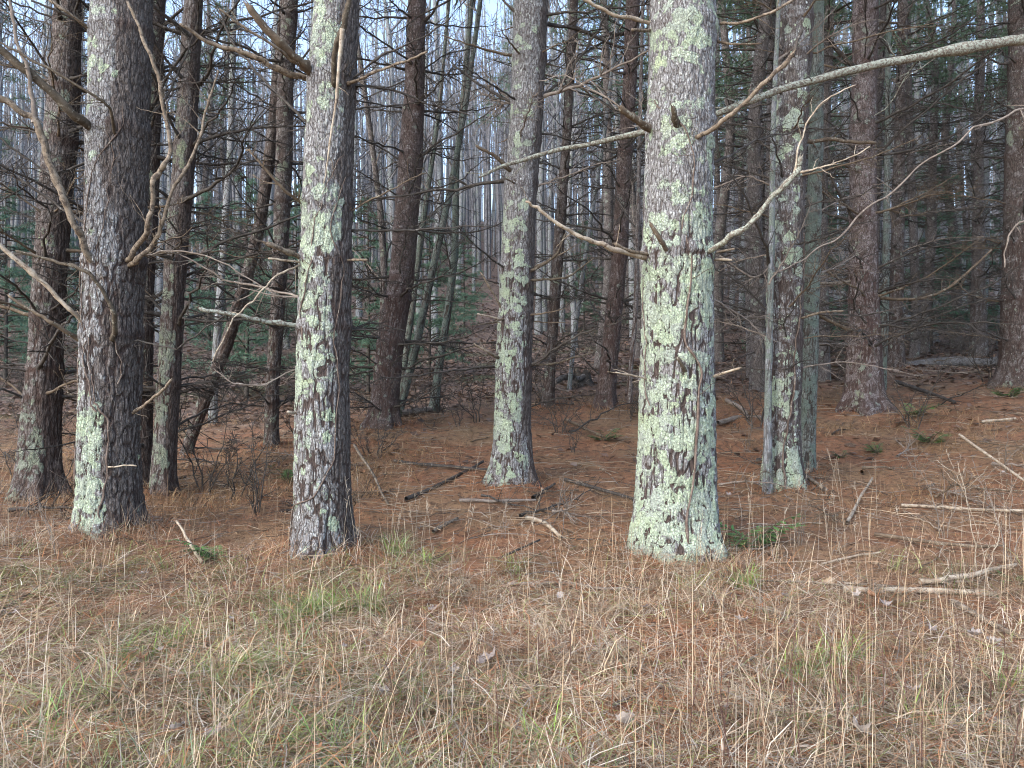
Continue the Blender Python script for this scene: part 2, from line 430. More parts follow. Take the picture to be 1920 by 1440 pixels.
BR = [branch_variant(rng.uniform(1.3, 2.3), rng.uniform(.011, .019), rng.uniform(-.12, .3), int(rng.integers(14, 24)), rng.uniform(.4, .8), 2, rng.uniform(-.3, .35)) for _ in range(16)]
BRS = [branch_variant(rng.uniform(.25, .8), rng.uniform(.010, .018), rng.uniform(-.1, .4), int(rng.integers(1, 5)), .25, 1, .1) for _ in range(6)]
for me in BR: me.materials.append(W_DARK)
for me in BRS: me.materials.append(W_MID)
def remat(lst, m):
    out = []
    for me in lst:
        k = me.copy(); k.materials.clear(); k.materials.append(m); out.append(k)
    return out
BR_MID = remat(BR[::2], W_MID); BR_TWIG = remat(BR[1::2], W_TWIG)

def whorl_mesh(nb, lmin, lmax):
    mb = MB(); a0 = rng.uniform(0, 6.28)
    for k in range(nb):
        a = a0 + k * 6.283 / nb + rng.uniform(-.4, .4); L = rng.uniform(lmin, lmax); up = rng.uniform(-.2, .25); n = 9
        s = np.linspace(0, 1, n); d = np.array([math.cos(a), math.sin(a), 0]); sd = np.array([-d[1], d[0], 0])
        c = np.outer(L * s, d) + np.outer(L * .08 * np.sin(s * rng.uniform(1, 4)), sd); c[:, 2] += L * (up * s + rng.uniform(-.2, .2) * s * s)
        r = .014 * (1 - s) ** .8 + .0035
        tube(mb, c, r, 4); twiggy(mb, c, r * 1.2, int(rng.integers(5, 10)), .55, 3, .2, 1, 2 if rng.random() < .5 else 1, 55, None, .1)
    return mb.mesh('branch_whorl')
WH = [whorl_mesh(int(rng.integers(4, 7)), .9, 2.3) for _ in range(9)]
for me in WH: me.materials.append(W_DARK)

# ------------------------------------------------------------------ trunks
class Trunk:
    def __init__(s, Y, outline, lean_y=0.0, top=16.0):
        """outline: (py, left px, right px) read at depth Y"""
        o = sorted(outline, key=lambda q: -q[0])
        s.Y = Y; z, x, r = [], [], []
        for py, a, b in o:
            p = P((a + b) / 2, py, Y); z.append(p[2]); x.append(p[0]); r.append((b - a) / 2 / FPX * Y)
        s.z0 = z[0]
        # continue below the ground and on up to the top
        dz = z[-1] - z[-2]
        sl = (x[-1] - x[0]) / (z[-1] - z[0]) * .6
        z = [z[0] - .4] + z + [z[-1] + 1.5, max(top, z[-1] + 3)]
        x = [x[0]] + x + [x[-1] + sl * 1.5, x[-1] + sl * 3]
        r = [r[0] * 1.08] + r + [r[-1] * .95, r[-1] * .22]
        s.zt = z[-1]
        zz = np.linspace(z[0], z[-1], 600)
        xx, rr = np.interp(zz, z, x), np.interp(zz, z, r)
        kk = np.ones(17) / 17
        pad = lambda q: np.convolve(np.concatenate([np.full(8, q[0]), q, np.full(8, q[-1])]), kk, 'valid')
        s.zz, s.xx, s.rr = zz, pad(xx), pad(rr)
        s.yy = Y + lean_y * (zz - s.z0) + .03 * vnoise(zz * .7 + Y, zz * 0)
        s.base = np.array([np.interp(s.z0, zz, s.xx), Y, g1(np.interp(s.z0, zz, s.xx), Y)])
    def at(s, z):
        return np.stack([np.interp(z, s.zz, s.xx), np.interp(z, s.zz, s.yy), np.asarray(z, float) + 0.0], -1), np.interp(z, s.zz, s.rr)
    def pz(s, py): return CAM_H + (720 - py) / FPX * s.Y
    def surf(s, px, py, out=.004):
        """the point of the near side seen there"""
        z = s.pz(py); c, r = s.at(z); dx = np.clip((px - 960) / FPX * s.Y - c[0], -r * .98, r * .98)
        k = math.sqrt(max(r * r - dx * dx, 0)); n = np.array([dx, -k, 0]) / r
        return np.array([c[0] + dx, c[1] - k, z]) + n * out
    def build(s, parent, m, nc, dz, zfine, lich, spots=0.0, crust=.4, az=-110, width=95, whorls=(), bark=.008, flare=.25, seed=0, name='trunk'):
        zs = np.arange(s.zz[0], zfine, dz); zs = np.concatenate([zs, np.arange(zfine, s.zt, max(.2, dz * 6)), [s.zt]])
        c, r = s.at(zs); th = np.arange(nc) / nc * 2 * np.pi
        TH, ZZ = np.meshgrid(th, zs); RR = np.repeat(r[:, None], nc, 1)
        cx, sx = np.cos(TH), np.sin(TH)
        sd = seed * 13.7 + s.base[0] * 3.1
        X, Yv = cx * RR + sd, sx * RR + sd
        h = ZZ - s.base[2]
        low = np.exp(-np.maximum(h, 0) / .17)
        RR2 = RR * (1 + .055 * vnoise(X * 3, Yv * 3, ZZ * .8) + .035 * vnoise(X * 7, Yv * 7, ZZ * 2.6) + flare * .80 * low * (.15 + 1.7 * np.maximum(0, vnoise(cx * 2.2 + sd, sx * 2.2, ZZ * 0 + sd))))
        for wz in whorls:
            RR2 *= 1 + .055 * np.exp(-((ZZ - wz) / .05) ** 2) + .03 * np.exp(-((ZZ - wz + .07) / .12) ** 2)
        f = 34.0
        wx = .35 * vnoise(X * 9, Yv * 9, ZZ * 5 + 4)
        a = np.abs(vnoise(X * f + wx, Yv * f + wx, ZZ * 7.5)); a2 = np.abs(vnoise(X * f * 1.9 + 7, Yv * f * 1.9, ZZ * 13 + wx))
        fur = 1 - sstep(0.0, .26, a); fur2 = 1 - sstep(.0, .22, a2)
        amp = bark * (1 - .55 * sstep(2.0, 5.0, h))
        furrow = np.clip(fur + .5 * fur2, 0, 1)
        RR2 = RR2 - amp * fur - amp * .45 * fur2 + amp * .5 * vnoise(X * 40, Yv * 40, ZZ * 30)
        V = np.stack([c[:, 0:1] + cx * RR2, c[:, 1:2] + sx * RR2, ZZ], -1).reshape(-1, 3)
        nz = len(zs); i = np.arange(nz - 1)[:, None] * nc; j = np.arange(nc)[None]; k = (j + 1) % nc
        Q = np.stack([i + j, i + k, i + nc + k, i + nc + j], -1).reshape(-1, 4)
        dth = np.abs((np.degrees(TH) - az + 180) % 360 - 180)
        side = 1 - sstep(width * .72, width * 1.12, dth + 22 * vnoise(X * 5, Yv * 5, ZZ * 2.5))
        lz = np.array([s.pz(q[0]) for q in lich]); ld = np.array([q[1] for q in lich]); od = np.argsort(lz)
        L = np.interp(ZZ, lz[od], ld[od])
        L = np.clip(L + .30 * fbm(X * 3.2 + 31, Yv * 3.2, ZZ * 2.2, o=2), 0, 1) * side + .06 * (1 - side) * L
        red = np.zeros_like(ZZ)
        for wz in whorls: red = np.maximum(red, np.exp(-((ZZ - wz + .02 + .03 * vnoise(X * 8, Yv * 8)) / .05) ** 2) * (.25 + .6 * sstep(-.2, .3, vnoise(X * 7, Yv * 7, ZZ * 7))))
        L = L * (1 - .75 * red)
        mb = MB(); mb.add(V, Q)
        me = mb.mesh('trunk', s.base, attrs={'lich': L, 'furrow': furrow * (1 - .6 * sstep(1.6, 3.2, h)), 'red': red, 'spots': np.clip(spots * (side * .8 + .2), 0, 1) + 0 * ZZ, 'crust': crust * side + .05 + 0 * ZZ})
        return obj(name, me, m, parent)

def limb(tr, parent, pts, w0, w1, m, ntw=0, ltw=.3, level=1, n=22, wig=.021, sides=8, broken=False, name='branch', Y=None, rough=.05):
    """pts: (px, py, offset in depth from the trunk axis); w0, w1 in pixels at that depth"""
    Y = Y or tr.Y
    p = [P(a, b, Y + (c[0] if c else 0)) for a, b, *c in pts]
    if not (Y != tr.Y):
        ax, rad = tr.at(p[0][2]); off = p[0] - ax; dist = np.hypot(off[0], off[1])
        if dist < rad * 1.8: p = [ax + off * min(1, .55 * rad / max(dist, 1e-6))] + p
    n = int(n * 1.5); cv = limb_curve(p, n, wig)
    s = np.linspace(0, 1, n)
    r = .80 * (w0 + (w1 - w0) * s) / 2 / FPX * Y
    r = r * (1 + .12 * vnoise(s * 9 + rng.uniform(0, 99), s * 0) + .09 * vnoise(s * 31 + rng.uniform(0, 99), s * 0))
    for kk in range(int(rng.integers(1, 4))): r = r * (1 + .35 * np.exp(-((s - rng.uniform(.1, .95)) / .018) ** 2))
    r = r * (1 + .55 * np.exp(-s / .07))
    mb = MB(); tube(mb, cv, r, sides, None, True, rough)
    if broken:          # a splintered end
        d = cv[-1] - cv[-2]; d /= np.linalg.norm(d)
        for k in range(4):
            q = rng.standard_normal(3); q -= d * q.dot(d); q /= np.linalg.norm(q)
            b0 = cv[-1] + q * r[-1] * .5 - d * r[-1]
            tube(mb, np.array([b0, b0 + d * r[-1] * rng.uniform(1.5, 4.0)]), np.array([r[-1] * .45, r[-1] * .08]), 4)
    twigs = []
    for kk in range(ntw + (3 if n > 20 else 0)):
        m2 = MB(); twiggy(m2, cv, r, 1, ltw, 3, .2, 1.0, level, 55, None, .05); twigs.append(m2)
    if w0 > 8 and n > 20:           # snapped side stubs
        twiggy(mb, cv, r, 3, .05, 4, .1, .9, 2, 60)
    o = obj(name, mb.mesh('branch', tr.base), m, parent)
    for m2 in twigs: obj('twig', m2.mesh('twig', tr.base), m, o)
    return o

def add_whorl(tr, parent, z, nb, lib, smin=.6, smax=1.1, azs=None, short=0.0):
    c, r = tr.at(z); a0 = rng.uniform(0, 6.28)
    for k in range(nb):
        a = a0 + k * 6.283 / nb + rng.uniform(-.45, .45) if azs is None else R(azs[k])
        d = np.array([math.cos(a), math.sin(a), 0])
        use = BRS if rng.random() < short else lib
        me = use[int(rng.integers(len(use)))]
        obj('branch', me, None, parent, c + d * r * .8 - tr.base + np.array([0, 0, rng.uniform(-.05, .05)]), (rng.uniform(-.6, .6), rng.uniform(-.25, .2), a), float(rng.uniform(smin, smax)))

# ---- crowns of the pines, needles on boughs high above
def needle_spray(mb, c, n, size, col, width=.0035):
    """n needles round each point of c"""
    m = len(c) * n
    cc = np.repeat(c, n, 0); d = rng.standard_normal((m, 3)); d[:, 2] += .25; d /= np.linalg.norm(d, axis=1)[:, None]
    q = np.cross(d, rng.standard_normal((m, 3))); q /= np.linalg.norm(q, axis=1)[:, None]
    L = size * rng.uniform(.6, 1.1, (m, 1))
    V = np.stack([cc - q * width, cc + q * width, cc + d * L - np.array([0, 0, .15]) * L], 1).reshape(-1, 3)
    C = np.repeat(np.asarray(col) * rng.uniform(.65, 1.35, (m, 1)) * (1 + rng.uniform(-.12, .12, (m, 3))), 3, 0)
    mb.add(V, None, np.arange(m * 3).reshape(-1, 3), C)

def crown_mesh(h0, h1, rmax, nbr, ntuft, nneed, size, col, width, conic=1.0, seed=0):
    mb = MB(); wd = MB()
    for k in range(nbr):
        t = (k + rng.random()) / nbr; z = h0 + (h1 - h0) * t
        L = rmax * (1 - t * conic) * rng.uniform(.55, 1.1) + .15; a = rng.uniform(0, 6.283); d = np.array([math.cos(a), math.sin(a), 0])
        s = np.linspace(0, 1, 8); up = rng.uniform(-.05, .35)
        c = np.outer(L * s, d); c[:, 2] += z + L * (up * s - .25 * s * s * rng.random())
        tube(mb, c, .022 * (1 - s) + .005, 3, (.07, .055, .045))
        m = max(3, int(ntuft * L / rmax))
        tt = rng.uniform(.25, 1.0, m) ** .8
        p = np.stack([np.interp(tt, s, c[:, i]) for i in range(3)], -1)
        sp = rng.standard_normal((m, 3)) * np.array([.22, .22, .08]) * (L * .42 + .1)
        needle_spray(mb, p + sp, nneed, size, col, width)
    return mb.mesh('crown', color=True)
GREEN = np.array([.055, .095, .055])
CROWN = [crown_mesh(0, 8.5, 2.6, 40, 22, 9, .22, GREEN, .014, .8) for _ in range(3)]
CROWN_FAR = [crown_mesh(0, 9, 2.4, 44, 40, 9, .17, np.array([.105, .170, .110]), .010, .8) for _ in range(3)]
YOUNG = [crown_mesh(.4, 5.0, 1.7, 64, 46, 16, .14, np.array([.095, .18, .125]), .006, .95) for _ in range(3)]
for me in CROWN + CROWN_FAR + YOUNG: me.materials.append(NEEDLE)

def add_crown(tr, parent, z0, sc_=1.0, lib=None):
    c, r = tr.at(z0); lib = lib or CROWN
    me = lib[int(rng.integers(len(lib)))]
    obj('crown', me, None, parent, c - tr.base, (0, 0, rng.uniform(0, 6.28)), sc_)

TR = {}
def pine(key, label, Y, outline, m, nc, dz, lich, whorl_py=(), nb=(5, 7), lib=None, wscale=(.6, 1.1), short=0.0, crown=7.5, name='pine_tree', cat='pine tree', group=None, up_whorls=True, top=15.5, **kw):
    tr = Trunk(Y, outline, kw.pop('lean_y', 0), top)
    t = thing(name, tr.base, label, cat, group)
    zs = [tr.pz(q) for q in whorl_py]
    ztop = CAM_H + 720 / FPX * Y + .5
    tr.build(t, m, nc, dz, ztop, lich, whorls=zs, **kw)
    lib = lib or BR
    for z in zs:
        if nb[1] > 0: add_whorl(tr, t, z, int(rng.integers(nb[0], nb[1] + 1)), lib, *wscale, short=short)
    if up_whorls:
        z = ztop
        while z < crown + .5:
            add_whorl(tr, t, z, 4, lib); z += .6
    if crown: add_crown(tr, t, max(crown, ztop + .3), 1.0)
    TR[key] = (tr, t); return tr, t

# the three big trees in front
A, tA = pine('A', 'thickest trunk, coated in pale green lichen, right of centre in front', 6.0,
    [(1046, 1172, 1352), (1000, 1180, 1346), (940, 1188, 1342), (850, 1196, 1340), (700, 1201, 1336), (500, 1205, 1334), (300, 1211, 1336), (150, 1216, 1338), (0, 1221, 1341)], BARK, 230, .0135,
    [(1100, .72), (960, .84), (900, .66), (800, .74), (700, .62), (600, .76), (500, .72), (430, .60), (400, .40), (300, .42), (250, .50), (170, .34), (110, .60), (0, .66)],
    whorl_py=(475, 232, 52), nb=(0, 0), crust=.88, az=-100, width=92, bark=.012, flare=.34, seed=1, up_whorls=False, crown=6.3, short=.5)
B, tB = pine('B', 'straight lichen-streaked pine left of centre with a pale lichen-covered limb stub', 6.2,
    [(1042, 542, 668), (1000, 548, 661), (900, 553, 657), (700, 558, 655), (500, 563, 660), (300, 571, 663), (150, 578, 668), (0, 590, 673)], BARK, 190, .0145,
    [(1100, .18), (1000, .25), (930, .45), (800, .50), (640, .58), (500, .64), (360, .70), (320, .30), (200, .50), (120, .48), (0, .52)],
    whorl_py=(150, 380, 482, 610), nb=(0, 0), crust=.78, az=-128, width=84, bark=.011, flare=.36, seed=2, up_whorls=False, crown=6.5)
C, tC = pine('C', 'dark furrowed pine at left wrapped in thin vines, long broken limbs', 6.5,
    [(1010, 140, 272), (960, 150, 263), (800, 152, 258), (650, 156, 262), (500, 161, 267), (300, 166, 272), (150, 170, 277), (0, 178, 280)], BARK, 190, .0145,
    [(1050, .40), (960, .55), (860, .72), (760, .60), (700, .22), (560, .16), (400, .16), (320, .40), (250, .40), (120, .46), (0, .40)],
    whorl_py=(628, 490, 245, 60), nb=(0, 0), crust=.72, az=-136, width=72, bark=.014, flare=.36, seed=3, up_whorls=False, crown=6.6, spots=.12)

# smaller trunks behind them
pine('D', 'leaning grey-barked pine with a flared foot at the far left edge', 8.0,
    [(932, 18, 122), (900, 32, 110), (800, 40, 108), (690, 52, 112), (490, 67, 124), (250, 82, 139), (0, 108, 154)], BARK_BROWN, 120, .024,
    [(950, .25), (850, .45), (700, .30), (400, .25), (0, .28)], whorl_py=(745, 690, 590, 480, 400, 260, 160, 40), nb=(4, 6), crust=.5, az=-125, width=85, bark=.010, flare=.5, seed=4, spots=.25, crown=8, lib=BR_MID + BR)
pine('C2', 'dark slim pine half hidden just behind the vine-wrapped pine', 8.6,
    [(905, 238, 282), (800, 246, 284), (550, 258, 288), (250, 268, 300), (0, 278, 311)], BARK_BROWN, 80, .03,
    [(900, .1), (500, .25), (150, .5), (0, .5)], whorl_py=(840, 740, 620, 560, 430, 300, 210, 130, 50), nb=(5, 7), crust=.5, az=-120, width=80, seed=5, spots=.2, crown=8)
pine('E', 'slender grey pine with pale lichen streaks, leaning right behind the vine-wrapped pine', 8.2,
    [(940, 280, 332), (900, 284, 326), (750, 294, 334), (500, 308, 349), (250, 328, 366), (0, 350, 382)], BARK_BROWN, 96, .026,
    [(940, .48), (800, .54), (600, .40), (300, .34), (0, .30)], whorl_py=(720, 600, 490, 380, 270, 160, 60), nb=(4, 6), crust=.6, az=-135, width=85, seed=6, spots=.2, crown=8, flare=.35)
pine('F', 'thin dark upright pine just left of the lichen-streaked pine', 11,
    [(842, 494, 522), (700, 501, 526), (540, 510, 538), (300, 518, 548), (150, 522, 551), (0, 531, 560)], BARK_BROWN, 56, .045,
    [(840, .25), (400, .25), (0, .3)], whorl_py=(760, 690, 610, 540, 470, 380, 300, 210, 120, 30), nb=(5, 7), crust=.5, seed=7, spots=.1, crown=8.5)
pine('F2', 'dark crooked trunk leaning right between the left trees', 11.3,
    [(868, 334, 362), (850, 338, 360), (740, 376, 402), (650, 412, 437), (522, 452, 475), (420, 476, 498), (262, 500, 523), (180, 508, 528), (0, 526, 540)], BARK_BROWN, 48, .05,
    [(860, .35), (600, .15), (0, .2)], crust=.4, seed=8, spots=.1, crown=0, up_whorls=False, name='leaning_tree', cat='tree', bark=.012, top=9)
pine('G', 'dark red-brown pine ringed with dead branches, left of the centre', 12,
    [(806, 690, 756), (770, 697, 748), (640, 708, 757), (500, 732, 779), (300, 748, 793), (150, 760, 797), (0, 765, 799)], BARK_RED, 84, .035,
    [(800, .30), (500, .12), (0, .1)], whorl_py=(760, 690, 640, 560, 522, 430, 372, 295, 205, 130, 40), nb=(5, 7), crust=.40, az=-125, width=85, seed=9, spots=.38, crown=8.6, flare=.4, wscale=(.7, 1.15))
I_, tI = pine('I', 'middle pine trunk patched yellow-green with lichen down its left side', 8.3,
    [(910, 917, 1004), (880, 924, 999), (780, 927, 997), (680, 930, 998), (500, 939, 1003), (375, 946, 1006), (225, 957, 1017), (0, 963, 1027)], BARK, 130, .022,
    [(900, .50), (800, .62), (700, .46), (650, .66), (520, .70), (480, .42), (390, .62), (360, .12), (315, .10), (280, .40), (100, .32), (0, .30)],
    whorl_py=(690, 595, 505, 345, 260, 185, 110, 30), nb=(3, 5), crust=.7, az=-122, width=80, seed=10, spots=.35, crown=8.2, flare=.45, lib=BR_TWIG + BR, short=.4)
pine('J', 'thin straight pole pine rising behind the middle trunk on its right', 13,
    [(766, 1014, 1040), (700, 1020, 1041), (500, 1034, 1055), (250, 1054, 1072), (0, 1068, 1084)], BARK_BROWN, 44, .06,
    [(760, .1), (0, .25)], whorl_py=(650, 560, 480, 400, 320, 240, 160, 80), nb=(4, 6), crust=.45, seed=11, spots=.15, crown=9, wscale=(.5, .9))
pine('K', 'dark reddish pine between the middle trunk and the thickest trunk', 12.5,
    [(772, 1112, 1156), (740, 1118, 1152), (500, 1146, 1174), (300, 1157, 1184), (150, 1168, 1194), (0, 1174, 1200)], BARK_RED, 64, .045,
    [(760, .05), (0, .12)], whorl_py=(700, 610, 565, 480, 440, 350, 285, 210, 140, 60), nb=(5, 7), crust=.35, seed=12, spots=.1, crown=9, flare=.4, wscale=(.6, 1.1))
L_, tL = pine('L', 'lichen-spotted pine with a white-green foot, right of the thickest trunk', 8.2,
    [(920, 1424, 1508), (880, 1431, 1503), (760, 1435, 1502), (500, 1440, 1503), (250, 1450, 1512), (0, 1460, 1521)], BARK, 130, .022,
    [(920, .72), (850, .74), (790, .48), (740, .54), (690, .34), (630, .54), (580, .32), (480, .48), (380, .26), (250, .46), (130, .22), (60, .46), (0, .32)],
    whorl_py=(690, 640, 590, 530, 470, 400, 330, 250, 180, 110, 40), nb=(3, 5), crust=.45, az=-122, width=72, seed=13, spots=.55, crown=8.2, flare=.35, lib=BR + BR_MID + BR_TWIG[:2], wscale=(.45, .8))
pine('M', 'slim pole evenly coated in grey-green lichen, beside the spotted pine', 8.9,
    [(890, 1492, 1530), (840, 1496, 1528), (700, 1502, 1532), (500, 1511, 1539), (250, 1516, 1541), (0, 1521, 1543)], BARK_GREEN, 72, .026,
    [(900, .40), (800, .58), (400, .60), (0, .62)], whorl_py=(640, 520, 400, 280, 150), nb=(1, 2), crust=.6, az=-90, width=170, seed=14, spots=.4, crown=8.4, bark=.006, lib=BR_TWIG, wscale=(.4, .8))
N_, tN = pine('N', 'sturdy reddish pine with swollen branch rings, right of the spotted pine', 11.5,
    [(774, 1576, 1664), (745, 1584, 1654), (620, 1590, 1648), (500, 1592, 1645), (400, 1594, 1642), (250, 1595, 1640), (0, 1600, 1645)], BARK_RED, 100, .034,
    [(770, .25), (600, .15), (300, .15), (0, .2)], whorl_py=(650, 612, 560, 505, 407, 296, 240, 120, 30), nb=(5, 7), crust=.48, az=-125, width=80, seed=15, lib=BR + BR + BR_MID, spots=.32, crown=8.4, flare=.5, wscale=(.7, 1.15))
pine('O', 'narrow grey-brown pine standing right behind the sturdy reddish pine', 16,
    [(695, 1662, 1698), (660, 1667, 1694), (500, 1671, 1694), (250, 1678, 1697), (0, 1684, 1700)], BARK_BROWN, 44, .07,
    [(690, .2), (0, .2)], whorl_py=(640, 590, 530, 470, 410, 350, 290, 220, 150, 70), nb=(5, 7), crust=.45, seed=16, lib=BR + BR_TWIG, spots=.15, crown=8.2)
pine('P', 'thin bluish-grey pine far back near the right edge', 20,
    [(672, 1818, 1850), (560, 1822, 1846), (300, 1826, 1844), (0, 1832, 1846)], BARK_STAND, 40, .08,
    [(690, .2), (0, .2)], whorl_py=(620, 570, 520, 470, 420, 370, 320, 270, 210, 140), nb=(5, 7), crust=.4, seed=17, crown=8.6)
pine('Q', 'brown pine flecked with pale lichen, cut by the right edge', 12.5,
    [(730, 1866, 1950), (690, 1876, 1940), (500, 1882, 1936), (250, 1888, 1936), (0, 1896, 1938)], BARK_BROWN, 84, .036,
    [(730, .15), (0, .2)], whorl_py=(640, 560, 460, 380, 290, 220, 120, 40), nb=(5, 7), crust=.4, seed=18, lib=BR + BR_MID, spots=.42, crown=8.8, flare=.4)
RR_, tR = pine('R', 'pine off the right edge whose long lichen-covered limb crosses the picture', 7.6,
    [(990, 2080, 2160), (700, 2086, 2150), (300, 2092, 2150), (0, 2096, 2150)], BARK_BROWN, 64, .05,
    [(990, .3), (0, .4)], whorl_py=(500, 220), nb=(0, 0), crust=.5, seed=19, up_whorls=False, crown=8)

# ---- limbs of the trees in front
def limbs(tr, t, rows):
    for pts, w0, w1, m, *k in rows:
        limb(tr, t, pts, w0, w1, m, **(k[0] if k else {}))
limbs(C, tC, [
    ([(190, 252, -.1), (140, 210, -.35), (60, 140, -.5), (0, 92, -.6), (-60, 40, -.7)], 22, 15, W_OLIVE, dict(ntw=3)),
    ([(190, 505, -.15), (150, 440, -.35), (128, 405, -.42), (115, 350, -.45), (88, 290, -.48), (66, 228, -.5), (30, 196, -.55), (-20, 168, -.6)], 15, 15, W_TAN, dict(n=34, ntw=3)),
    ([(66, 230, -.5), (55, 140, -.55), (30, 60, -.6), (12, -30, -.6)], 9, 6, W_TWIG, dict(ntw=4)),
    ([(246, 486, -.2), (270, 440, -.3), (285, 390, -.35), (298, 330, -.38), (312, 298, -.4), (309, 240, -.4), (295, 140, -.42), (270, 70, -.45), (240, 5, -.45)], 13, 7, W_TAN, dict(n=40, ntw=5, ltw=.4)),
    ([(255, 494, -.2), (300, 430, -.28), (325, 360, -.3), (360, 290, -.32), (385, 200, -.3), (405, 130, -.3)], 12, 4, W_TAN, dict(n=34, ntw=7, ltw=.45, level=2)),
    ([(213, 632, -.22), (214, 590, -.36), (190, 540, -.45), (160, 505, -.5), (100, 488, -.5), (30, 468, -.5)], 13, 5, W_OLIVE, dict(n=34, ntw=4)),
    ([(166, 615, -.05), (130, 580, -.2), (60, 510, -.3), (-10, 452, -.4)], 12, 9, W_PALE, {}),
    ([(162, 645, -.05), (100, 605, -.25), (55, 580, -.3), (18, 556, -.35)], 12, 6, W_MID, dict(broken=True, ntw=3)),
    ([(250, 775, -.05), (290, 745, -.2), (322, 714, -.3)], 9, 6, W_TAN, dict(broken=True, ntw=2)),
    ([(180, 60, -.1), (120, 20, -.3), (50, -30, -.3)], 9, 6, W_TAN, {}),
    ([(175, 62, -.05), (130, 30, -.2), (60, 0, -.3)], 8, 5, W_DARK, dict(ntw=5, level=2)),
    ([(258, 240, 0), (300, 200, .1), (345, 110, .2), (372, 40, .2)], 8, 3, W_DARK, dict(ntw=8, level=2, ltw=.5)),
    ([(262, 640, -.1), (330, 655, -.2), (410, 600, -.3), (480, 570, -.3)], 5, 2, W_DARK, dict(ntw=7, level=2, ltw=.4)),
    ([(205, 876, -.26), (235, 872, -.30), (256, 874, -.30)], 4, 3, W_PALE, dict(n=8)),
    ([(270, 480, -.05), (340, 470, -.2), (430, 500, -.3), (520, 560, -.3)], 5, 2, W_TWIG, dict(ntw=6, level=2, ltw=.4)),
    ([(215, 250, -.2), (208, 205, -.4), (180, 180, -.5), (60, 110, -.6), (-10, 70, -.6)], 8, 4, W_OLIVE, dict(ntw=5)),
    ([(165, 300, 0), (100, 330, -.1), (40, 290, -.1), (-20, 240, -.1)], 7, 4, W_DARK, dict(ntw=8, level=2, ltw=.5)),
    ([(165, 420, 0), (100, 380, .1), (30, 330, .1), (-30, 300, .1)], 8, 4, W_DARK, dict(ntw=8, level=2, ltw=.5)),
])
limbs(B, tB, [
    ([(586, 138, -.1), (545, 100, -.3), (500, 55, -.42), (464, 12, -.5)], 25, 15, W_MID, dict(broken=True, n=16, rough=.1)),
    ([(580, 132, -.1), (530, 98, -.35), (470, 60, -.5), (415, 17, -.6)], 9, 4, W_TAN, dict(ntw=2)),
    ([(575, 145, -.02), (520, 130, -.2), (470, 105, -.3), (400, 80, -.4), (335, 48, -.5)], 17, 7, W_TAN, dict(n=26, ntw=2)),
    ([(628, 155, -.2), (630, 90, -.36), (646, 50, -.42), (655, 0, -.45), (662, -60, -.45)], 13, 11, W_OLIVE, dict(ntw=2)),
    ([(642, 55, -.42), (634, 150, -.42), (622, 250, -.40), (609, 342, -.38)], 8, 3, W_PALE, dict(wig=.006)),
    ([(655, 155, -.1), (700, 136, -.25), (760, 115, -.35), (802, 95, -.4)], 9, 4, W_TAN, dict(ntw=3)),
    ([(660, 150, -.05), (720, 100, -.1), (790, 70, -.1), (850, 30, -.1)], 6, 3, W_DARK, dict(ntw=8, level=2, ltw=.5)),
    ([(660, 162, 0), (740, 166, .1), (800, 195, .1), (880, 216, .1)], 9, 3, W_DARK, dict(ntw=8, level=2, ltw=.5)),
    ([(572, 388, -.05), (530, 352, -.2), (490, 305, -.3), (468, 280, -.3)], 10, 4, W_MID, dict(ntw=5, level=2, ltw=.4)),
    ([(572, 485, -.05), (540, 472, -.2), (503, 457, -.32)], 15, 10, W_TAN, dict(broken=True, n=10)),
    ([(570, 492, -.1), (503, 485, -.25)], 6, 4, W_PALE, dict(n=8)),
    ([(566, 609, -.06), (500, 601, -.2), (450, 592, -.3), (378, 579, -.4)], 14, 8, W_LICH, dict(broken=True, ntw=2, ltw=.15)),
    ([(566, 499, -.1), (520, 515, -.25), (480, 560, -.35), (440, 600, -.4), (398, 680, -.45)], 5, 2.5, W_PALE, dict(n=30)),
    ([(655, 430, 0), (760, 432, .15), (830, 427, .2), (922, 421, .25)], 7, 3, W_DARK, dict(ntw=7, level=2, ltw=.4)),
    ([(660, 392, -.02), (740, 350, -.1), (800, 322, -.1)], 5, 2, W_MID, dict(ntw=5, level=1)),
    ([(655, 487, -.1), (687, 487, -.2)], 6, 5, W_TAN, dict(n=6)),
    ([(560, 775, -.1), (540, 773, -.2)], 7, 6, W_PALE, dict(n=6)),
    ([(576, 230, 0), (500, 160, .2), (440, 90, .3), (410, 20, .3)], 8, 4, W_DARK, dict(ntw=8, level=2, ltw=.5)),
    ([(570, 560, 0), (500, 540, .2), (420, 520, .3), (330, 470, .4)], 7, 3, W_TWIG, dict(ntw=9, level=2, ltw=.5)),
    ([(655, 620, 0), (700, 605, .2), (760, 620, .3)], 6, 2, W_DARK, dict(ntw=9, level=2, ltw=.5)),
    ([(560, 690, -.05), (500, 720, -.2), (440, 718, -.3), (400, 690, -.3)], 4, 2, W_TWIG, dict(ntw=5, level=2, ltw=.3)),
])
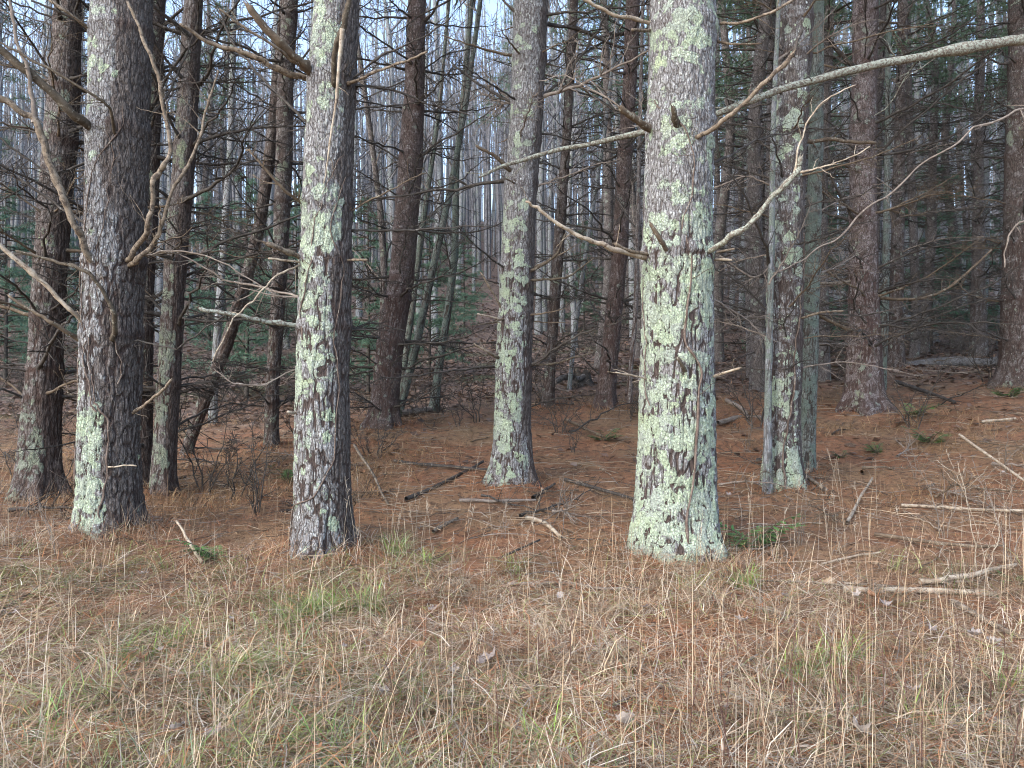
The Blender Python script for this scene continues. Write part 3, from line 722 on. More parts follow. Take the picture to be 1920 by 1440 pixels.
limbs(I_, tI, [
    ([(955, 318, -.1), (925, 290, -.25), (893, 274, -.3)], 11, 6, W_MID, dict(broken=True, ntw=3)),
    ([(990, 512, -.1), (1040, 482, -.25), (1062, 438, -.3)], 9, 4, W_OLIVE, dict(ntw=4)),
    ([(990, 525, -.1), (1060, 522, -.2), (1112, 484, -.25)], 8, 3, W_OLIVE, dict(ntw=5, level=2)),
    ([(943, 585, -.05), (920, 540, -.2), (903, 512, -.2)], 7, 4, W_TAN, dict(broken=True, n=10)),
    ([(940, 674, -.05), (915, 660, -.25), (888, 645, -.3)], 10, 4, W_TAN, dict(ntw=2)),
    ([(995, 686, 0), (1060, 676, -.1), (1112, 660, -.15)], 7, 3, W_OLIVE, dict(ntw=3)),
    ([(938, 598, -.05), (895, 588, -.2)], 5, 3, W_PALE, dict(n=8)),
    ([(1015, 182, 0), (1060, 145, .1), (1120, 60, .1), (1150, 0, .1)], 8, 4, W_DARK, dict(ntw=8, level=2, ltw=.5)),
    ([(955, 190, 0), (900, 160, 0), (850, 120, 0)], 8, 4, W_DARK, dict(ntw=6, level=2, ltw=.5)),
    ([(1010, 40, .05), (1080, 55, .2), (1160, 90, .3), (1230, 80, .3)], 12, 5, W_DARK, dict(ntw=9, level=2, ltw=.6)),
])
limbs(A, tA, [
    ([(1232, 482, -.05), (1160, 468, -.3), (1110, 452, -.4), (1055, 425, -.5), (1010, 392, -.55), (984, 374, -.58)], 15, 5, W_PALE, dict(n=30, ntw=4, ltw=.25)),
    ([(1222, 478, -.1), (1180, 470, -.25), (1152, 457, -.3)], 10, 6, W_TAN, dict(n=10, broken=True)),
    ([(1312, 484, -.12), (1360, 455, -.35), (1400, 425, -.45), (1450, 370, -.55), (1490, 325, -.62), (1503, 298, -.65)], 16, 10, W_LICH, dict(n=32, broken=True, ntw=2, ltw=.15)),
    ([(1490, 324, -.62), (1520, 320, -.65), (1570, 306, -.68), (1632, 277, -.7)], 5, 2, W_PALE, dict(ntw=3, ltw=.2)),
    ([(1490, 322, -.62), (1496, 280, -.65), (1512, 230, -.68), (1545, 190, -.7), (1600, 160, -.7)], 4, 2, W_PALE, dict(n=26)),
    ([(1298, 262, -.2), (1345, 236, -.4), (1390, 200, -.5), (1440, 150, -.6), (1488, 97, -.68)], 12, 9, W_TAN, dict(n=26, ntw=1, broken=True)),
    ([(1486, 105, -.66), (1496, 75, -.66), (1504, 56, -.66)], 7, 5, W_DARK, dict(n=8)),
    ([(1226, 246, -.05), (1195, 226, -.2), (1164, 204, -.3)], 22, 15, W_MID, dict(broken=True, n=12, rough=.12)),
    ([(1268, 240, -.22), (1262, 202, -.38)], 16, 11, W_OLIVE, dict(n=8, broken=True)),
    ([(1256, 476, -.22), (1238, 450, -.34), (1220, 420, -.40)], 12, 9, W_MID, dict(n=10, broken=True)),
    ([(1222, 44, -.02), (1150, 26, -.2), (1085, -3, -.3)], 9, 7, W_PALE, {}),
    ([(1222, 58, -.02), (1187, 54, -.2)], 8, 7, W_TAN, dict(n=6)),
    ([(1335, 44, -.02), (1400, 40, -.2), (1450, 20, -.3), (1492, -4, -.3)], 8, 5, W_TAN, {}),
    ([(1332, 74, 0), (1370, 82, -.1), (1430, 82, -.1)], 9, 4, W_MID, dict(ntw=2)),
    ([(1210, 709, -.1), (1180, 702, -.25), (1154, 697, -.3)], 5, 3, W_PALE, dict(n=10, ntw=4, ltw=.25)),
    ([(1330, 708, -.1), (1386, 691, -.3)], 8, 5, W_PALE, dict(n=8, broken=True, ntw=3, ltw=.4)),
    ([(1287, 698, -.26), (1271, 670, -.36)], 11, 8, W_OLIVE, dict(n=6)),
    ([(1325, 478, -.05), (1376, 466, -.15)], 7, 5, W_TAN, dict(n=6)), ([(1325, 486, -.05), (1372, 488, -.15)], 7, 5, W_PALE, dict(n=6)),
    ([(1335, 300, .1), (1420, 260, .5), (1500, 240, .8), (1600, 250, 1.0)], 7, 3, W_DARK, dict(ntw=10, level=2, ltw=.6)),
    ([(1335, 560, .1), (1400, 600, .3), (1440, 640, .4)], 5, 2, W_TWIG, dict(ntw=8, level=2, ltw=.4)),
    ([(1215, 250, .1), (1150, 190, .2), (1060, 140, .3), (1010, 150, .3)], 4, 2, W_TWIG, dict(ntw=6, level=2, ltw=.5)),
])
limbs(RR_, tR, [
    ([(2110, 30, 0), (2010, 55, -.1), (1920, 76, -.2), (1780, 98, -.3), (1640, 126, -.4), (1480, 162, -.5), (1340, 212, -.5), (1190, 250, -.4), (1060, 276, -.3), (950, 306, -.3), (900, 330, -.3)], 29, 6, W_LICH, dict(n=80, wig=.006, ntw=12, ltw=.7, level=2)),
    ([(2110, 180, 0), (1990, 190, -.3), (1840, 240, -.5), (1700, 330, -.6), (1560, 440, -.6), (1450, 505, -.6)], 6, 2.5, W_TWIG, dict(n=40, ntw=8, ltw=.4, level=2)),
    ([(2110, 480, 0), (2000, 400, -.3), (1905, 420, -.4), (1880, 500, -.4)], 7, 3, W_TWIG, dict(n=30, ntw=3)),
])
exec_rows = [(N_, tN, [([(1630, 300, -.1), (1700, 240, -.4), (1800, 150, -.6), (1880, 90, -.8)], 8, 3, W_DARK, dict(ntw=9, level=2, ltw=.5)),
    ([(1600, 410, -.1), (1560, 330, -.5), (1550, 250, -.6)], 10, 4, W_DARK, dict(ntw=6, level=2)),
    ([(1598, 125, -.1), (1540, 60, -.4), (1500, 20, -.5)], 12, 6, W_DARK, dict(ntw=4)),
    ([(1596, 620, -.1), (1540, 590, -.4), (1490, 570, -.6), (1450, 575, -.7)], 11, 4, W_MID, dict(ntw=6, level=2)),
    ([(1596, 530, 0), (1530, 532, -.3), (1470, 545, -.4)], 10, 5, W_TAN, dict(ntw=3)),
    ([(1640, 560, -.1), (1720, 560, -.3), (1790, 530, -.4), (1860, 470, -.5)], 9, 4, W_MID, dict(ntw=7, level=2, ltw=.5))]),
    (L_, tL, [([(1495, 600, -.1), (1540, 585, -.3), (1580, 582, -.4)], 7, 4, W_TAN, dict(ntw=3)),
    ([(1447, 500, 0), (1410, 520, -.2), (1350, 480, -.3)], 6, 3, W_TWIG, dict(ntw=6, level=2, ltw=.5)),
    ([(1505, 265, 0), (1560, 262, .1), (1640, 268, .2)], 12, 8, W_MID, {}),
    ([(1450, 350, 0), (1400, 330, 0), (1340, 350, 0)], 5, 3, W_TWIG, dict(ntw=8, level=2, ltw=.6))])]
for tr_, t_, rows_ in exec_rows: limbs(tr_, t_, rows_)
print('trees', len(bpy.data.objects))
# ------------------------------------------------------------------ more slim trunks in the middle distance
def hardwood(label, Y, outline, m=None, lich=.4, spots=.2, group=None, top=12):
    tr = Trunk(Y, outline, 0, top)
    t = thing('hardwood_tree', tr.base, label, 'tree', group)
    tr.build(t, m or BARK_GREY, 36, .08, CAM_H + 720 / FPX * Y + .5, [(800, lich), (0, lich)], spots=spots, crust=.7, az=-120, width=110, bark=.004, seed=Y, flare=.3)
    ztop = tr.zt
    for k in range(int(rng.integers(7, 11))):
        z = rng.uniform(tr.base[2] + 2.0, ztop - .5); c, r = tr.at(z); a = rng.uniform(0, 6.28)
        lib = BR if rng.random() < .6 else BR_TWIG
        obj('branch', lib[int(rng.integers(len(lib)))], None, t, c - tr.base, (rng.uniform(-.5, .5), -rng.uniform(.3, 1.0), a), float(rng.uniform(.5, .9)))
    return tr, t
hardwood('thin pale-spotted stem leaning right beside the dark red-brown pine', 13, [(792, 738, 752), (650, 772, 788), (500, 806, 820), (350, 840, 852), (200, 868, 878), (0, 896, 905)], BARK_GREEN, .5, .3)
hardwood('thin lichen stem close behind the dark red-brown pine, nearly upright', 14, [(772, 742, 752), (600, 764, 776), (400, 790, 801), (200, 820, 828), (0, 838, 845)], BARK_GREEN, .5, .3)
hardwood('slim grey lichen pole curving up left of the middle trunk', 13.5, [(784, 800, 822), (700, 814, 830), (600, 830, 845), (480, 846, 860), (300, 850, 862), (150, 866, 877), (0, 880, 889)], BARK_GREEN, .6, .3)
hardwood('slim dark stem crossing low behind the dark red-brown pine on its left', 13.2, [(790, 690, 703), (600, 712, 726), (500, 714, 727), (400, 708, 720), (250, 690, 700), (100, 668, 677), (0, 655, 663)], BARK_BROWN, .2, .1)
hardwood('thin pale stem close against the left side of the spotted pine', 8.0, [(912, 1430, 1448), (760, 1434, 1447), (500, 1440, 1452), (250, 1446, 1456), (0, 1455, 1463)], BARK_GREY, .6, .3, top=7)
hardwood('thin grey stem right of the slender leaning grey pine', 13.8, [(760, 392, 408), (560, 406, 420), (300, 424, 436), (0, 434, 444)], BARK_GREY, .4, .2)
hardwood('thin leaning stem left of the thickest trunk', 15, [(738, 1062, 1070), (600, 1076, 1085), (450, 1098, 1106), (250, 1130, 1137), (0, 1160, 1166)], BARK_GREY, .4, .2)
hardwood('slim pole just right of the sturdy reddish pine foot', 13, [(758, 1644, 1660), (600, 1652, 1665), (400, 1655, 1667), (200, 1660, 1670), (0, 1664, 1673)], BARK_GREEN, .5, .3)
hardwood('dark thin sapling left of the thickest trunk', 10.5, [(800, 1036, 1043), (700, 1176, 1186), (600, 1186, 1195), (400, 1192, 1200), (0, 1202, 1208)][1:], BARK_BROWN, .1, .1, top=7)

# ------------------------------------------------------------------ the far hardwoods on the hillside
def hw_variant(H, r0, seed):
    tb, cb = MB(), MB(); n = 22; s = np.linspace(0, 1, n); z = -.5 + (H + .5) * s
    lx, ly = rng.uniform(-.9, .9), rng.uniform(-.6, .6)
    c = np.stack([lx * s ** 1.5 + .12 * vnoise(s * 5 + seed, s * 0), ly * s ** 1.5 + .12 * vnoise(s * 5 + seed + 40, s * 0), z], -1)
    r = r0 * (1 - s) ** .75 + .012; r[:2] *= 1.25
    tube(tb, c, r, 8)
    for k in range(int(rng.integers(13, 20))):
        t = rng.uniform(.30, .97); i = int(t * (n - 1)); a = rng.uniform(0, 6.28); up = rng.uniform(.5, 1.9)
        d = np.array([math.cos(a), math.sin(a), up]); d /= np.linalg.norm(d); L = rng.uniform(1.2, 3.6) * (1.25 - t)
        if t > .6 and rng.random() < .5: L *= 1.5
        q = np.linspace(0, 1, 7)
        cv = c[i] + np.outer(L * q, d); cv[:, 2] += L * .18 * q * q; cv[1:] += rng.standard_normal((6, 3)) * .05 * L * q[1:, None]
        rr = min(r[i] * .5, .035) * (1 - q) + .007
        tube(cb, cv, rr, 4)
        for u in range(int(rng.integers(4, 8))):
            i2 = int(rng.integers(2, 7)); dd = d + rng.standard_normal(3) * .55; dd[2] += .3; dd /= np.linalg.norm(dd); l2 = L * rng.uniform(.2, .5)
            w2 = np.linspace(0, 1, 4)
            tube(cb, cv[i2] + np.outer(l2 * w2, dd) + rng.standard_normal((4, 3)) * .03 * l2 * w2[:, None], .010 * (1 - w2) + .005, 3)
            if rng.random() < .7:
                d3 = dd + rng.standard_normal(3) * .6; d3 /= np.linalg.norm(d3)
                p0 = cv[i2] + dd * l2 * .5
                tube(cb, np.array([p0, p0 + d3 * l2 * .5]), [.007, .004], 3)
    nv = tb.n
    tm = tb.mesh('hardwood_trunk', attrs={'lich': np.full(nv, .36), 'crust': np.full(nv, .55), 'spots': np.full(nv, .12), 'furrow': np.zeros(nv), 'red': np.zeros(nv)})
    tm.materials.append(BARK_GREY)
    cm = cb.mesh('hardwood_crown'); cm.materials.append(W_FAR)
    return tm, cm
W_FAR = wood_material('far_twigs', (.14, .14, .15), (.21, .215, .23), (.28, .29, .31), .4, 5)
HW = [hw_variant(rng.uniform(15, 21), rng.uniform(.065, .125), k * 7.7) for k in range(10)]
spots_ = []
def place(n, xr, yr, dmin, avoid=()):
    out = []; tries = 0
    while len(out) < n and tries < n * 60:
        tries += 1
        Y = yr[0] + (yr[1] - yr[0]) * rng.random() ** .85
        u = rng.uniform(*xr); x = (u - 960) / FPX * Y
        if any((x - a) ** 2 + (Y - b) ** 2 < (dmin * (.6 + Y / 60)) ** 2 for a, b in spots_): continue
        if any(a - 10 < u < b + 10 and Y < c for a, b, c in avoid): continue
        spots_.append((x, Y)); out.append((x, Y))
    return out
HWG = 'bare hardwoods on the hillside'
def zone(u):
    for lim, nm in [(-230, 'beyond the left edge'), (150, 'left of the vine-wrapped pine'), (560, 'between vine-wrapped and lichen-streaked pines'), (930, 'between lichen-streaked pine and middle trunk'),
                    (1205, 'between middle and thickest trunks'), (1440, 'between thickest trunk and spotted pine'), (1600, 'between spotted and sturdy reddish pines'), (1760, 'just right of the sturdy reddish pine'), (2150, 'near the right edge')]:
        if u < lim: return nm
    return 'beyond the right edge'
def hw_label(x, Y):
    h = 'low on the slope' if Y < 38 else ('halfway up the hill' if Y < 60 else 'high on the hill')
    return f'slender bare hardwood {h}, {zone(x / Y * FPX + 960)}'
for x, Y in place(298, (-200, 2100), (22, 78), .72):
    k = int(rng.integers(len(HW))); t = thing('bare_hardwood', (x, Y, g1(x, Y)), hw_label(x, Y), 'tree', 'bare hardwoods ' + hw_label(x, Y)[22:])
    a = rng.uniform(0, 6.28); s = float(rng.uniform(.8, 1.15)); t.rotation_euler = (rng.uniform(-.04, .04), rng.uniform(-.04, .04), a); t.scale = (s, s, s)
    obj('trunk', HW[k][0], None, t); obj('crown', HW[k][1], None, t)
# beyond them the wood reads as one mass
def far_wood():
    mb = MB()
    for k in range(2500):
        Y = rng.uniform(42, 115); x = rng.uniform(-1, 1) * (Y * (.78 if k < 1700 else 1.7) + 4); z = g1(x, Y); H = rng.uniform(14, 21)
        lx = rng.uniform(-1, 1); s = np.linspace(0, 1, 5)
        c = np.stack([x + lx * s * s, np.full(5, Y), z - .4 + H * s], -1)
        tube(mb, c, rng.uniform(.055, .12) * (1 - s) + .015, 5)
        for u in range(5):
            i = rng.uniform(.35, 1); p = np.array([x + lx * i * i, Y, z - .4 + H * i]); a = rng.uniform(0, 6.28)
            d = np.array([math.cos(a), math.sin(a), rng.uniform(.5, 1.8)]); L = rng.uniform(.8, 2.6) * (1.3 - i)
            e = p + d * L; tube(mb, np.array([p, p + d * L * .5 + rng.standard_normal(3) * .1, e]), [.03, .02, .008], 3)
            for v in range(1):
                q = p + d * L * rng.uniform(.3, .9); tube(mb, np.array([q, q + (d + rng.standard_normal(3) * .7) * L * .35]), [.013, .006], 3)
    tag(obj('far_wood', mb.mesh('far_wood'), W_FAR), 'far-off bare wood along the top of the hill', 'wood', kind='stuff')
far_wood()

# ------------------------------------------------------------------ background pines, mostly in the dark stand at right
def bp_trunk(H, r0, seed):
    mb = MB(); nc = 12; zs = np.linspace(-.4, H, 70); s = (zs + .4) / (H + .4)
    c = np.stack([.25 * vnoise(zs * .25 + seed, zs * 0), .25 * vnoise(zs * .25 + seed, zs * 0 + 5), zs], -1); c[:, :2] -= c[0, :2]
    r = r0 * (1 - s) ** .7 + .015; r *= 1 + .06 * np.exp(-((zs % .62) - .3) ** 2 / .004); r[:3] *= [1.35, 1.2, 1.1]
    tube(mb, c, r, nc); nv = mb.n
    me = mb.mesh('pine_trunk', attrs={'lich': np.full(nv, .22), 'crust': np.full(nv, .38), 'spots': np.full(nv, .2), 'furrow': np.zeros(nv), 'red': np.zeros(nv)})
    me.materials.append(BARK_STAND); return me, c
BP = [bp_trunk(15, rng.uniform(.09, .15), k * 3.3) for k in range(6)]
front_px = [(1205, 1345, 99)]
bp = place(46, (1340, 2150), (13.5, 40), .95, avoid=[(1575, 1710, 17), (1860, 1960, 14)]) + place(12, (960, 1340), (17, 40), 1.2) + place(5, (-250, 700), (22, 40), 1.6) + place(9, (-1100, -230), (8.5, 24), 1.5) + place(7, (2150, 3000), (8.5, 24), 1.5)
ordn = ['nearest', 'second nearest', 'third nearest', 'fourth nearest', 'fifth nearest', 'sixth nearest', 'seventh nearest', 'eighth nearest', 'ninth nearest', 'tenth nearest', 'eleventh nearest', 'twelfth nearest', 'thirteenth nearest', 'fourteenth nearest', 'fifteenth nearest', 'sixteenth nearest', 'seventeenth nearest', 'eighteenth nearest', 'nineteenth nearest', 'twentieth nearest']
zc = {}
for x, Y in sorted(bp, key=lambda q: q[1]):
    k = int(rng.integers(len(BP))); z = g1(x, Y)
    u = x / Y * FPX + 960
    zn = zone(u); zc[zn] = zc.get(zn, -1) + 1
    lab = f'{ordn[zc[zn]]} dark background pine {zn}' if zc[zn] < 20 else f'dark pine deep in the stand {zn}'
    t = thing('background_pine', (x, Y, z), lab, 'pine tree', 'background pines ' + zn)
    t.rotation_euler = (rng.uniform(-.03, .03), rng.uniform(-.03, .03), rng.uniform(0, 6.28))
    me, c = BP[k]; obj('trunk', me, None, t)
    ch = rng.uniform(5.6, 8.0) + (1.0 if u < 1340 else 0)
    zz = .7
    while zz < ch:
        i = int(np.argmin(abs(c[:, 2] - zz)))
        obj('branch_whorl', WH[int(rng.integers(len(WH)))], None, t, c[i], (0, 0, rng.uniform(0, 6.28)), float(rng.uniform(.65, 1.05)))
        zz += rng.uniform(.5, .72)
    i = int(np.argmin(abs(c[:, 2] - ch)))
    obj('crown', CROWN_FAR[int(rng.integers(3))], None, t, c[i], (0, 0, rng.uniform(0, 6.28)), float(rng.uniform(.8, 1.05)))

# ------------------------------------------------------------------ young pines, blue-green, under the hardwoods
for px, Y, s, lab in [(462, 16.5, .95, 'blue-green young pine left of the lichen-streaked pine'), (555, 23, 1.0, 'young green pine partly behind the lichen-streaked pine'), (392, 24, 1.0, 'young pine behind the slender leaning grey pine'),
                      (690, 16.5, .85, 'young green pine just left of the dark red-brown pine'), (805, 19, .8, 'young green pine right of the dark red-brown pine'), (870, 28, .7, 'small young pine up the slope left of the middle trunk'),
                      (95, 24, 1.1, 'young pine at the left edge behind the flared grey pine'), (10, 20, 1.0, 'young pine cut by the left edge'), (1545, 22, 1.2, 'young pine behind the grey-green lichen pole'),
                      (1745, 23, 1.2, 'young pine behind the sturdy reddish pine on its right'), (1880, 25, 1.1, 'young pine deep in the stand by the right edge'), (1095, 28, .8, 'young pine up the slope right of the middle trunk')]:
    x = (px - 960) / FPX * Y; t = thing('young_pine', (x, Y, g1(x, Y)), lab, 'pine tree', 'young pines')
    mb = MB(); tube(mb, np.array([[0, 0, -.2], [0.02, 0, 1.5], [0, .03, 3.2], [0, 0, 5.1]]), [.05, .04, .025, .008], 6)
    obj('trunk', mb.mesh('young_trunk'), W_DARK, t, scale=s); obj('crown', YOUNG[int(rng.integers(3))], None, t, (0, 0, 0), (0, 0, rng.uniform(0, 6.28)), s)

# ------------------------------------------------------------------ vines on the trunks
def vine(tr, pts, wpx, label, m=None, ntw=0):
    wpx *= .62
    # resample close to the bark
    zz = np.linspace(0, 1, 60); sp = crom(np.array([[a, b, 0] for a, b in pts], float), 60)
    sp[:, 0] += 3.2 * vnoise(zz * 14 + pts[0][0], zz * 0) + 2.2 * vnoise(zz * 33 + pts[0][0], zz * 0 + 2)
    c = np.array([tr.surf(a, b, .003 + wpx / 2 / FPX * tr.Y) for a, b, _ in sp])
    r = wpx / 2 / FPX * tr.Y * (1 - .45 * zz) * (1 + .4 * vnoise(zz * 26, zz * 0 + 3))
    mb = MB(); tube(mb, c, r, 6, None, True, .06)
    if ntw: twiggy(mb, c, r, ntw, .25, 3, .05, 1, 1, 70)
    b0 = c[0]; tag(obj('vine', mb.mesh('vine', b0), m or VINE, None, b0), label, 'vine', 'vines climbing the trunks')
vine(A, [(1272, 1035), (1270, 960), (1283, 890), (1292, 800), (1295, 740), (1300, 700), (1285, 668), (1268, 645), (1268, 610), (1277, 560), (1281, 500), (1270, 462), (1262, 440), (1280, 390), (1283, 330), (1276, 270), (1262, 250), (1235, 225), (1222, 200)], 8, 'knobbly brown vine climbing the front of the thickest trunk', ntw=8)
vine(A, [(1212, 760), (1206, 640), (1203, 540), (1208, 470), (1220, 440)], 4, 'hair-thin vine along the left edge of the thickest trunk', ntw=4)
vine(C, [(155, 1000), (152, 930), (160, 890), (148, 800), (152, 700), (160, 640), (158, 560), (178, 480), (190, 380), (215, 310), (250, 260), (255, 215)], 6, 'pale vine up the left edge of the vine-wrapped pine', ntw=5)
vine(C, [(238, 985), (215, 950), (226, 900), (228, 800), (218, 765), (205, 745), (203, 700), (197, 660), (200, 630), (207, 615)], 6, 'vine winding up the middle of the vine-wrapped pine', ntw=3)
vine(C, [(205, 770), (196, 720), (184, 670), (190, 645), (200, 630)], 5, 'short looping vine below the dark curved limb')
vine(C, [(245, 720), (240, 640), (228, 560), (212, 500), (222, 420), (235, 330), (228, 250)], 4, 'thin dark vine on the shaded side of the vine-wrapped pine', ntw=7)
vine(C, [(180, 640), (178, 560), (186, 470), (176, 400), (186, 330)], 3.5, 'fine vine on the lit side of the vine-wrapped pine', ntw=6)
vine(B, [(540, 1052), (545, 1010), (556, 985), (560, 945), (575, 936), (600, 925), (618, 890), (636, 850), (640, 780), (640, 700), (634, 640), (646, 560), (648, 500), (630, 440), (640, 380), (655, 340)], 5, 'wiry vine spiralling up the lichen-streaked pine', ntw=8)
vine(B, [(580, 640), (575, 580), (590, 520), (600, 460), (606, 420), (618, 380), (632, 340), (650, 300)], 4.5, 'dark vine looping over the lichen-streaked pine near mid height', ntw=5)
vine(L_, [(1452, 1000), (1458, 900), (1463, 800), (1478, 720), (1482, 640), (1493, 560), (1497, 500), (1500, 440)], 6, 'straight pale vine crossing the front of the spotted pine', VINE, ntw=4)

# ------------------------------------------------------------------ grass, needles and litter on the ground
def blades(mb, base, az, L, e0, bend, wid, col, segs=3, twist=.3):
    n = len(base); e = e0.copy(); p = base.copy(); d0 = np.stack([np.cos(az), np.sin(az)], -1)
    side = np.stack([-d0[:, 1], d0[:, 0], np.zeros(n)], -1) * wid[:, None]
    rows = []
    for k in range(segs):
        wk = 1 - .25 * k / segs
        rows += [p - side * wk, p + side * wk]
        st = L / segs
        p = p + np.stack([d0[:, 0] * np.cos(e) * st, d0[:, 1] * np.cos(e) * st, np.sin(e) * st], -1)
        e = e - bend / segs
        az = az + rng.normal(0, twist, n) / segs; d0 = np.stack([np.cos(az), np.sin(az)], -1)
    rows.append(p); V = np.stack(rows, 1); m = 2 * segs + 1
    o = np.arange(n)[:, None] * m
    Q = np.concatenate([np.stack([o[:, 0] + 2 * k, o[:, 0] + 2 * k + 1, o[:, 0] + 2 * k + 3, o[:, 0] + 2 * k + 2], -1) for k in range(segs - 1)]) if segs > 1 else None
    T = np.stack([o[:, 0] + m - 3, o[:, 0] + m - 2, o[:, 0] + m - 1], -1)
    mb.add(V.reshape(-1, 3), Q, T, np.repeat(col, m, 0))

def scatter(n, y0, y1, pw=1.0, margin=.78):
    t = rng.random(n); a = 1 - pw
    y = (y0 ** a + t * (y1 ** a - y0 ** a)) ** (1 / a) if abs(a) > 1e-3 else y0 * (y1 / y0) ** t
    x = rng.uniform(-1, 1, n) * (y * margin + .6)
    return x, y
def on_ground(x, y, dz=0.0):
    return np.stack([x, y, gz(x, y) + dz], -1)
def clear_of_trunks(x, y, pad=.02):
    ok = np.ones(len(x), bool)
    for tr, t in TR.values():
        ok &= (x - tr.base[0]) ** 2 + (y - tr.base[1]) ** 2 > (np.interp(tr.z0 + .05, tr.zz, tr.rr) + pad) ** 2
    return ok
PAL = np.array([[.50, .39, .23], [.58, .48, .31], [.40, .29, .17], [.30, .19, .11], [.48, .37, .24], [.62, .55, .41], [.36, .25, .15]]) * [1.14, 1.14, 1.25]
GRN = np.array([[.22, .30, .085], [.33, .38, .13], [.17, .26, .11], [.40, .42, .18], [.30, .36, .22]])
RUST = np.array([[.42, .175, .08], [.50, .235, .11], [.33, .135, .07], [.55, .30, .155], [.24, .105, .06]])
def pick(pal, n, var=.16):
    return pal[rng.integers(len(pal), size=n)] * (1 + rng.normal(0, var, (n, 1))).clip(.5, 1.6)

def tone_field(x, y):
    return (.80 + .42 * fbm(x * 1.6 + 50, y * 2.0 + 11, o=3) + .30 * vnoise(x * 6.5, y * 8.0))[:, None].clip(.38, 1.25)
def grass_amount(x, y):
    """1 in the open verge, fading into the needle floor below the pines"""
    edge = 6.15 + .55 * vnoise(x * .8, x * 0 + 3) + .25 * vnoise(x * 2.3, y * 2.3) + .5 * sstep(-.5, -3, x) - .5 * sstep(1.6, 3.2, x)
    return 1 - sstep(edge - .9, edge + .5, y)
def bare_patch(x, y):
    return sstep(-.08, .28, fbm(x * 1.3 + 3.3, y * 1.7 + 8.8, o=3) + .18 * sstep(.3, 1.8, x - .1 * y))

